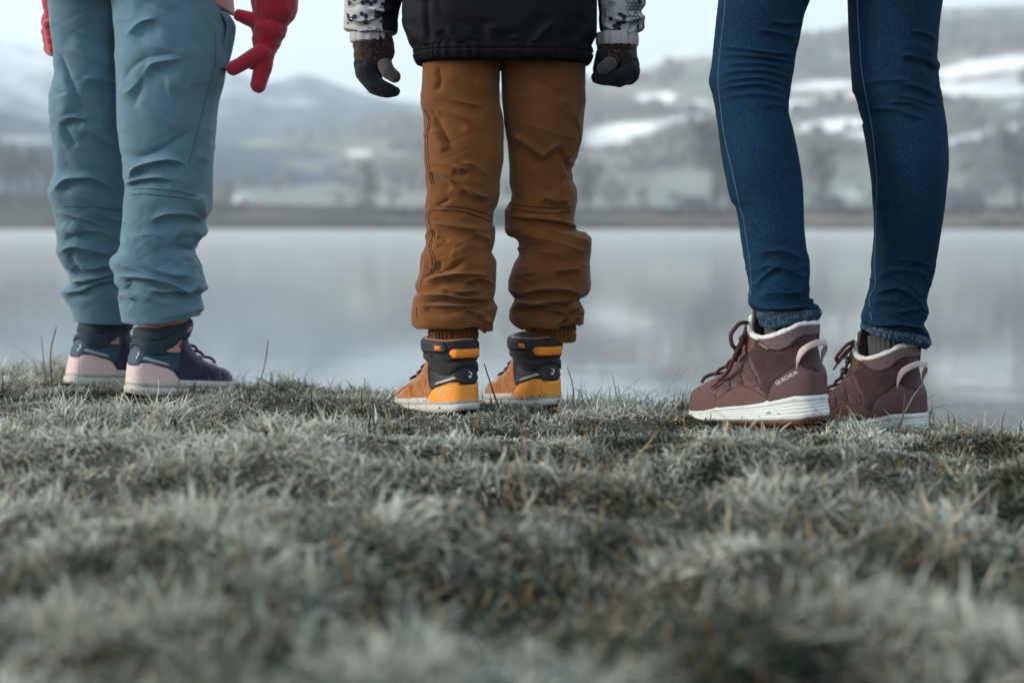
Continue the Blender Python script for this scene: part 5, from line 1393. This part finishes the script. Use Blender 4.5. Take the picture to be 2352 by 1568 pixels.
def adult_boot(bt, label, text):
    rel = lambda t, v: 0.0009 * np.sin(np.abs(t) * 230) * smooth01((np.abs(t) - .5) / .08) * smooth01((v - .12) / .1) + 0.0005 * noise(t * 9, v * 7, 0, 5)
    up = base_upper(bt, 'boot', M_MESH, adult, rel); tag(up, label)
    lv = [(.02, -.006), (.05, -.001), (.09, .0035), (.16, .0050)]
    for k in range(4):
        f = .20 + .13 * k; lv += [(f, .0050 - .0006 * k), (f + .05, .0053 - .0007 * k), (f + .10, .0048 - .0008 * k), (f + .115, .0040 - .0006 * k)]
    lv += [(.76, .0048), (.9, .0026), (1.0, .0008), (1.03, -.0005)]
    sole_mesh(bt, 'midsole', lv, M_FOAM, up)
    sole_mesh(bt, 'outsole', [(-.20, -.004), (-.10, .001), (.04, .0022), (.10, .0010)], M_GUM, up, tread=True)
    panel(bt, 'ankle_panel', AP['burgundy'], M_BURG, up, off=.0020, thick=.004, relief=lambda t, v: .0006 * noise(t * 14, v * 9, 0, 3))
    panel(bt, 'heel_counter', AP['heel_counter'], M_MAUVE, up, off=.0034, thick=.005)
    panel(bt, 'collar', AP['collar'], M_COLLAR, up, off=.0048, thick=.007, puff=.1)
    panel(bt, 'side_wrap', AP['side_wrap'], M_MAUVEL, up, off=.0026, thick=.004)
    panel(bt, 'toe_cap', AP['toe_cap'], M_MAUVEL, up, off=.0022, thick=.004)
    for s_ in straps_px: panel(bt, 'side_strap', apn(s_), M_MAUVE, up, off=.0022, thick=.003)
    panel(bt, 'eyestay', AP['eyestay'], M_MAUVEL, up, off=.0036, thick=.004)
    for pl, lf, mm in ((hc_top, .0034, M_BURG), (toe, .0026, M_BURG)):
        surf_tube(bt, [(p[0], max(p[1] - .02, .005)) for p in pl[2:-1]], .0005, mm, up, 'stitching', lift=lf, dashed=True, n=110)
    # fleece rim
    t = np.linspace(-.93, .93, 160); P = bt.off(t, np.ones_like(t), np.full_like(t, -.0005)); P = P + np.outer(np.full(160, .001), bt.R[:, 2])
    rr = .0042 + .0008 * noise(t * 40, 0 * t, 0, 8)
    MB().add(*tube_mesh(P, rr, 8)).build('fleece_lining', M_FLEECE, up, True)
    # tongue
    tv = np.linspace(-1, 1, 13); rows = []
    for q in np.linspace(0, 1, 10):
        xf_ = bt.xf(.10 + .062 * q) + .004 - .006 * q
        rows.append(np.stack([xf_ - .010 * tv ** 2, .024 * tv, np.full(13, .10 + .060 * q) - .006 * tv ** 2], -1))
    o = obj('tongue', bt.W(np.stack(rows)), grid_faces(10, 13, False), M_COLLAR, up)
    md = o.modifiers.new('thick', 'SOLIDIFY'); md.thickness = .005
    # pull loop behind the heel
    t = np.linspace(-.225, .225, 41); f = 1 - (np.abs(t) / .225) ** 2
    ribbon(bt, t, .45 + .27 * f, .004 + .013 * smooth01(f * 1.3 - .25), .015, M_PULL, up, 'pull_loop', widths=.0145 - .0055 * smooth01(f * 1.6 - .5))
    # laces, hooks
    rows_z = (.31, .39, .48, .58, .70, .84); tls = (.86, .845, .835, .83, .80, .80)
    for i, (z, tl) in enumerate(zip(rows_z, tls)):
        pts_ = [bt.off(np.array([a]), np.array([z + dz]), np.array([h_]))[0] for a, dz, h_ in ((tl, 0, .004), (.91, .008, .008), (.985, .02, .010), (-.985, .025, .010), (-.91, .04, .008), (-tl, .05, .004))]
        MB().add(*tube_mesh(spline(pts_, 18), .0024, 6)).build('lace', M_LACEB, up, True)
        if i >= 4:
            for sg in (1, -1):
                p = bt.off(np.array([sg * (tl - .02)]), np.array([z]), np.array([.006]))[0]
                mb = MB().add(*tube_mesh([p - .004 * bt.R[:, 2], p + .002 * bt.R[:, 0], p + .005 * bt.R[:, 0] + .003 * bt.R[:, 2], p + .006 * bt.R[:, 2]], .0024, 6))
                mb.add(*tube_mesh([p - .003 * bt.R[:, 0], p + .003 * bt.R[:, 0]], .0036, 8)); mb.build('lace_hook', M_HOOK, up, True)
    stub(bt, .054, .09, .150, .0265, .0275, M_SOCK, adult, 'sock', rib=.0009)
    return up

abt2 = Boot('adult', ab([(2010, 1180)])[0], 1.972, -0.031, R_(59), R_(5.5), -1, 0.965)
ab1 = adult_boot(aref, 'mauve brown hiking boot with white lettering, heel raised', True)
lettering(aref, 'QUECHUA', ab([(843, 800)])[0], ab([(1016, 702)])[0], 8.6, M_INKW, ab1, .0040)
tg = panel(aref, 'tag', apn([(688, 445), (692, 430), (800, 500), (796, 516)]), M_TAG, ab1, off=.0056, thick=.002, puff=1, side=1)
lettering(aref, 'WATERPROOF', ab([(704, 458)])[0], ab([(778, 503)])[0], 3.2, M_INKW, ab1, .0060)
ab2 = adult_boot(abt2, 'mauve brown hiking boot planted flat, at the far right', False)
def sole_dirt(bt, up, n, seed):
    r = np.random.default_rng(seed); t = r.uniform(-.8, .98, n); a = np.abs(t) * np.pi; u = (1 - np.cos(a)) / 2
    P = bt.S(t, np.zeros(n)); N = bt.N(t, np.zeros(n)); N[:, 2] = 0; N /= np.linalg.norm(N, axis=1, keepdims=True)
    P = P + N * (.0062 if bt.kind == 'adult' else .0042); P[:, 2] = bt.zs(u) * np.clip(r.beta(1.1, 2.2, n), .08, .95)
    P = bt.W(P); mb = MB()
    for p in P:
        q = r.standard_normal((4, 3)) * r.uniform(.0004, .0015) * [1.5, 1.2, .7]; mb.add(p + q - q.mean(0), [(0, 1, 2), (0, 2, 3)])
    o = mb.build('mud', M_DIRT, up); o['kind'] = 'stuff'
for k_, (bt_, up_, n_) in enumerate(((ref, b1, 60), (bt2, b2, 70), (bt3, b3, 80), (bt4, b4, 80), (aref, ab1, 90), (abt2, ab2, 70))): sole_dirt(bt_, up_, n_, 50 + k_)
# bow ends hanging from the hooks
def cord(parent, rows, zm, Y, r, mat_, name='lace_bow', n=40):
    P = []
    for x, y, dy in rows:
        (a, b_), = zm([(x, y)]); P.append(at(a, b_, Y + dy))
    MB().add(*tube_mesh(spline(P, n), r, 7)).build(name, mat_, parent, True)
Yl = float(aref.o[1]) + .075
cord(ab1, [(612, 290, .0), (545, 288, -.012), (490, 335, -.018), (456, 400, -.02), (468, 468, -.018), (500, 494, -.012), (530, 470, -.008), (560, 400, -.01), (585, 320, .0)], ab, Yl, .0029, M_LACEB)
cord(ab1, [(588, 330, 0), (560, 400, -.014), (525, 480, -.018), (478, 580, -.016), (440, 670, -.01), (400, 720, 0), (365, 755, .01)], ab, Yl, .0030, M_LACEB)
cord(ab1, [(365, 755, .01), (335, 785, .015), (295, 820, .02)], ab, Yl, .0016, M_LACEB, 'lace_tip', 10)
cord(ab1, [(590, 400, 0), (555, 455, -.012), (520, 520, -.012), (490, 600, -.006)], ab, Yl, .0029, M_LACEB)
Yr = float(abt2.o[1]) + .085
cord(ab2, [(1462, 440, 0), (1420, 460, -.012), (1360, 520, -.016), (1318, 580, -.014), (1325, 600, -.01), (1380, 560, -.006), (1450, 480, 0)], ab, Yr, .0027, M_LACEB)
cord(ab2, [(1465, 460, 0), (1430, 500, -.014), (1370, 560, -.016), (1330, 620, -.012)], ab, Yr, .0027, M_LACEB)
cord(ab2, [(1330, 620, -.012), (1310, 650, -.01), (1294, 672, -.01)], ab, Yr, .0016, M_LACEB, 'lace_tip', 8)
# ------------------------------------------------------------------ FROSTED GRASS
BOOTS = [ref, bt2, bt3, bt4, aref, abt2]
def in_boot(X, Y, grow=0.0):
    k = np.zeros(X.shape, bool)
    for b_ in BOOTS:
        d = np.stack([X - b_.o[0], Y - b_.o[1], np.zeros_like(X)], -1) @ b_.R
        x, y = d[..., 0] / (b_.L * b_.kk), d[..., 1]
        w = np.interp(x, [0, .1, .4, .7, .95, 1], [.016, .034, .036, .042, .028, .01]) * (1.15 if b_.kind == 'adult' else .95)
        k |= (x > -.02 - grow / b_.L) & (x < 1.01 + grow / b_.L) & (np.abs(y) < w + grow)
    return k

def blades(n, seed, y0, y1, grow=1.0):
    r = np.random.default_rng(seed)
    # denser where the turf is near the plane of focus
    Y = y0 + (y1 - y0) * r.random(n)
    X = (r.random(n) * 2 - 1) * (0.42 * Y + 0.10)
    clump = noise(X / 0.05, Y / 0.05, 0, 77)
    return X, Y, clump, r

def build_grass(name, label, sets):
    Vs, Fs, Cs, o = [], [], [], 0
    for n, seed, y0, y1, lscale in sets:
        X, Y, clump, r = blades(n, seed, y0, y1)
        keep = ~in_boot(X, Y, 0.002)
        d = Y - bank_start(X)
        keep &= d < 0.62
        keep &= r.random(n) < np.clip(0.72 + 0.8 * noise(X / 0.085, Y / 0.07, 0, 120) + 0.4 * clump, 0.10, 1)
        X, Y, clump = X[keep], Y[keep], clump[keep]; n = len(X)
        Z = ground_z(X, Y)
        near = in_boot(X, Y, 0.022) | in_boot(X, Y + 0.03, 0.02) | in_boot(X, Y + 0.05, 0.02) | in_boot(X, Y + 0.08, 0.02) | (in_boot(X, Y + 0.11, 0.02) & (X > .4))
        tall = 1 + 0.35 * smooth01((Y - bank_start(X) - 0.12) / 0.2)          # rank grass on the lip of the bank
        tall = tall * np.where(near & (r.random(n) > .14), 0.60, 1.05)
        L = lscale * tall * (0.030 * np.exp(r.standard_normal(n) * 0.38)) * (1 + 0.45 * clump) * (0.72 + 0.42 * noise(X / 0.085, Y / 0.07, 0, 120) + 0.28 * smooth01((1.7 - Y) / .4))
        yh = yh_ = 2.0 - 0.38 * np.clip(X, -1.2, 1.2)
        L = L * (1 - 0.35 * np.exp(-((Y - yh + 0.10) / 0.10) ** 2))
        L = np.clip(L, 0.004, 0.085)
        W = r.uniform(0.0006, 0.0015, n) * (1 + .7 * (r.random(n) < .06)) * (1 + 0.25 * (r.random(n) < .15))
        az = r.uniform(0, 2 * np.pi, n) + 0.8 * clump
        # tufts comb over in shared directions
        az = np.where(r.random(n) < .45, 2 * np.pi * noise(X / 0.11, Y / 0.11, 0, 88) + r.normal(0, .6, n), az)
        tilt = np.clip(r.normal(1.0, 0.36, n), 0.05, 1.5) - .12 * smooth01((Y - 1.5) / .3)
        tilt = tilt - 0.25 * smooth01((Y - bank_start(X) - 0.15) / 0.2)
        curl = r.normal(0.6, 0.75, n) + 0.35
        tw = r.normal(0, .5, n)
        NS = 4
        q = np.linspace(0, 1, NS)
        pos = np.stack([X, Y, Z - 0.002], -1); pts = [pos]
        ang = tilt.copy(); azz = az.copy(); seg = L / (NS - 1)
        for k in range(NS - 1):
            dr_ = np.stack([np.sin(ang) * np.cos(azz), np.sin(ang) * np.sin(azz), np.cos(ang)], -1)
            pos = pos + dr_ * seg[:, None]
            pos[:, 2] = np.maximum(pos[:, 2], ground_z(pos[:, 0], pos[:, 1]) + 0.0015)
            pts.append(pos); ang = ang + curl / (NS - 1); azz = azz + tw / (NS - 1)
        pts = np.stack(pts, 1)                                        # n, NS, 3
        # keep blades out of the boots
        bad = in_boot(pts[:, -1, 0], pts[:, -1, 1], -0.002) | in_boot(pts[:, 2, 0], pts[:, 2, 1], -0.002)
        bad &= pts[:, 0, 1] > 1.0
        side = np.stack([-np.sin(az + r.normal(0, .5, n)), np.cos(az), r.normal(0, .25, n)], -1); side /= np.linalg.norm(side, axis=-1, keepdims=True)
        wq = W[:, None] * np.array([0.85, 1.0, 0.72, 0.12])[None]
        Lf = pts - side[:, None] * wq[..., None]; Rt = pts + side[:, None] * wq[..., None]
        mid = pts.copy(); mid[..., 2] -= 0.0005
        V = np.stack([Lf, mid, Rt], 2)                                 # n, NS, 3, 3
        ok = ~bad; V = V[ok]; n = len(V)
        base = (np.arange(n) * NS * 3)[:, None, None] + o
        kk = np.arange(NS - 1)[:, None] * 3; jj = np.arange(2)[None]
        f0 = (kk + jj).reshape(-1)
        F = np.stack([f0, f0 + 1, f0 + 4, f0 + 3], -1)[None] + base
        # colours: green to straw blades, hoar frost on the edges and upper lengths
        g_dark = np.array((0.014, 0.026, 0.019)); g_mid = np.array((0.036, 0.062, 0.036)); straw = np.array((0.32, 0.235, 0.12)); rust = np.array((0.22, 0.11, 0.045)); frost = np.array((0.88, 0.90, 0.80))
        u = r.random(n); body = g_dark + (g_mid - g_dark) * r.random(n)[:, None]
        pat = noise(X[ok] / 0.16, Y[ok] / 0.13, 0, 99); hmk = noise(X[ok] / 0.23, Y[ok] / 0.12, 0, 3) + .6 * noise(X[ok] / 0.075, Y[ok] / 0.06, 0, 9)
        body = np.where((u < .22 + .18 * pat)[:, None], straw * r.uniform(.6, 1.15, n)[:, None], body)
        body = np.where((u > .955)[:, None], rust, body)
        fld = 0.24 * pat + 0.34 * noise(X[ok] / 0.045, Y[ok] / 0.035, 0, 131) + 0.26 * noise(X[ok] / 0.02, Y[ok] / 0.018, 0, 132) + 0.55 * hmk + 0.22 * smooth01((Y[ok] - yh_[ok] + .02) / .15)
        fr = np.clip(r.beta(1.1, 2.3, n) * 0.95 + 1.25 * fld + .08 - .22 * smooth01((1.15 - Y[ok]) / .4), 0.0, 1)  # frost thinned nearest the camera: paints in a vignette-like darkening
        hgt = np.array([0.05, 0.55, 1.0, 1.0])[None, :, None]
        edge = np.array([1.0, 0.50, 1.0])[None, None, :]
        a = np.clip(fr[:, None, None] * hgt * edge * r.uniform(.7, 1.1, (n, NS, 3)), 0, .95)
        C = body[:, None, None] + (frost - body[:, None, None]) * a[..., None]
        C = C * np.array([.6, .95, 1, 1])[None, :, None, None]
        Vs.append(V.reshape(-1, 3)); Fs.append(F.reshape(-1, 4)); Cs.append(C.reshape(-1, 3)); o += n * NS * 3
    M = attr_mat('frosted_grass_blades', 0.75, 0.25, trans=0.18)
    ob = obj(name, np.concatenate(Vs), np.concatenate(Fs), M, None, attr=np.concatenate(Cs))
    tag(ob, label, kind='stuff')
    return ob
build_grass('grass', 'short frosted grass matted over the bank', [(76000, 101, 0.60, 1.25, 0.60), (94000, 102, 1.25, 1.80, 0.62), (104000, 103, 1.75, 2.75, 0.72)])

# dry stalks that stand out of the turf
M_STALK = mat('dry_stalk', srgb(112, 92, 66), 0.9, 0.3, 200)
M_SEED = mat('seed_head', srgb(66, 50, 38), 0.95, 0.4, 300)
def stalk(x0, y0, x1, y1, Y, label, bend=0.0, head=0.55, hr=2.2, r=0.0008, seeds=True, mat_=None):
    p0, p1 = at(x0, y0, Y), at(x1, y1, Y + .01)
    p0[2] = min(p0[2], float(ground_z(p0[0], p0[1])) + .004)
    t = thing('grass_stalk', label, 'grass stalk', tuple(p0), 'dry stalks standing out of the frosted grass')
    mid = (p0 + p1) / 2 + [bend, 0, 0]
    P = spline([p0, mid, p1], 14)
    MB().add(*tube_mesh(P, np.linspace(r * 1.2, r * .7, 14), 6)).build('stem', mat_ or M_STALK, t, True)
    if seeds:
        mb = MB(); rr = np.random.default_rng(int(x0))
        for k in range(26):
            q = head + (1 - head) * k / 25; c = P[int(q * 13)] + (P[min(13, int(q * 13) + 1)] - P[int(q * 13)]) * (q * 13 % 1)
            a = k * 2.4; s_ = hr * 0.0005 * (1 - .4 * (k / 25))
            d = np.array([math.cos(a), math.sin(a), .6]) * s_
            e = np.array([-math.sin(a), math.cos(a), 0]) * s_ * .6
            mb.add([c, c + d + e, c + d * 1.9, c + d - e, c + d + [0, 0, s_ * .8]], [(0, 1, 4), (1, 2, 4), (2, 3, 4), (3, 0, 4), (0, 3, 2, 1)])
        mb.build('seed_head', M_SEED, t)
stalk(588, 872, 616, 783, 2.30, 'tall thin stalk with a beaded seed head right of the pink and navy boots', bend=.004, hr=2.4)
stalk(118, 830, 129, 752, 2.36, 'bent brown stalk left of the pink and navy boots', bend=-.006, seeds=False, r=.0013)
stalk(104, 828, 95, 772, 2.38, 'thin straight stalk at the left beside the bent brown one', seeds=False, r=.0008)
stalk(1320, 897, 1303, 842, 2.12, 'dark knobbly stalk right of the mud specked orange boot', bend=.003, head=.25, hr=2.6)
stalk(1145, 870, 1112, 835, 2.03, 'dark slanting stalk between the two orange boots', seeds=False, r=.0014)
stalk(706, 905, 700, 868, 2.25, 'short stalk with a brown seed head in the gap between the children', head=.4, hr=2.4)
stalk(2060, 988, 2078, 905, 1.76, 'blurred stalk with a soft seed head before the flat planted hiking boot', bend=.003, head=.6, hr=2.4)
stalk(870, 918, 942, 880, 2.06, 'long dark stalk leaning toward the orange boot toe', seeds=False, r=.0009)

# small frosted clods lying in the turf
M_CLOD = mat('frosted_clod', (0.035, 0.03, 0.026), 0.95, 0.4, 150, 0.8, 300, col2=(0.42, 0.44, 0.43), lo=0.5, hi=0.72)
def clod(x, y, r_px, Y, label, seed):
    c = at(x, y, Y); c[2] = float(ground_z(c[0], c[1])) + .006
    bm = bmesh.new(); bmesh.ops.create_icosphere(bm, subdivisions=4, radius=1)
    v = np.array([q.co[:] for q in bm.verts]); F = [tuple(w.index for w in f.verts) for f in bm.faces]; bm.free()
    k = 1 + .35 * noise(v[:, 0] * 1.7, v[:, 1] * 1.7, v[:, 2] * 1.7, seed) + .18 * noise(v[:, 0] * 5, v[:, 1] * 5, v[:, 2] * 5, seed + 1)
    o = obj('earth_clod', c + v * k[:, None] * r_px * Y / FPX * np.array([1, .9, .7]), F, M_CLOD)
    tag(o, label, 'clod', 'frosted clods of earth in the grass')
clod(1640, 975, 13, 1.76, 'larger frosted clod of earth below the raised hiking boot', 4)
clod(1694, 988, 11, 1.74, 'smaller frosted clod right of the larger one below the raised hiking boot', 9)
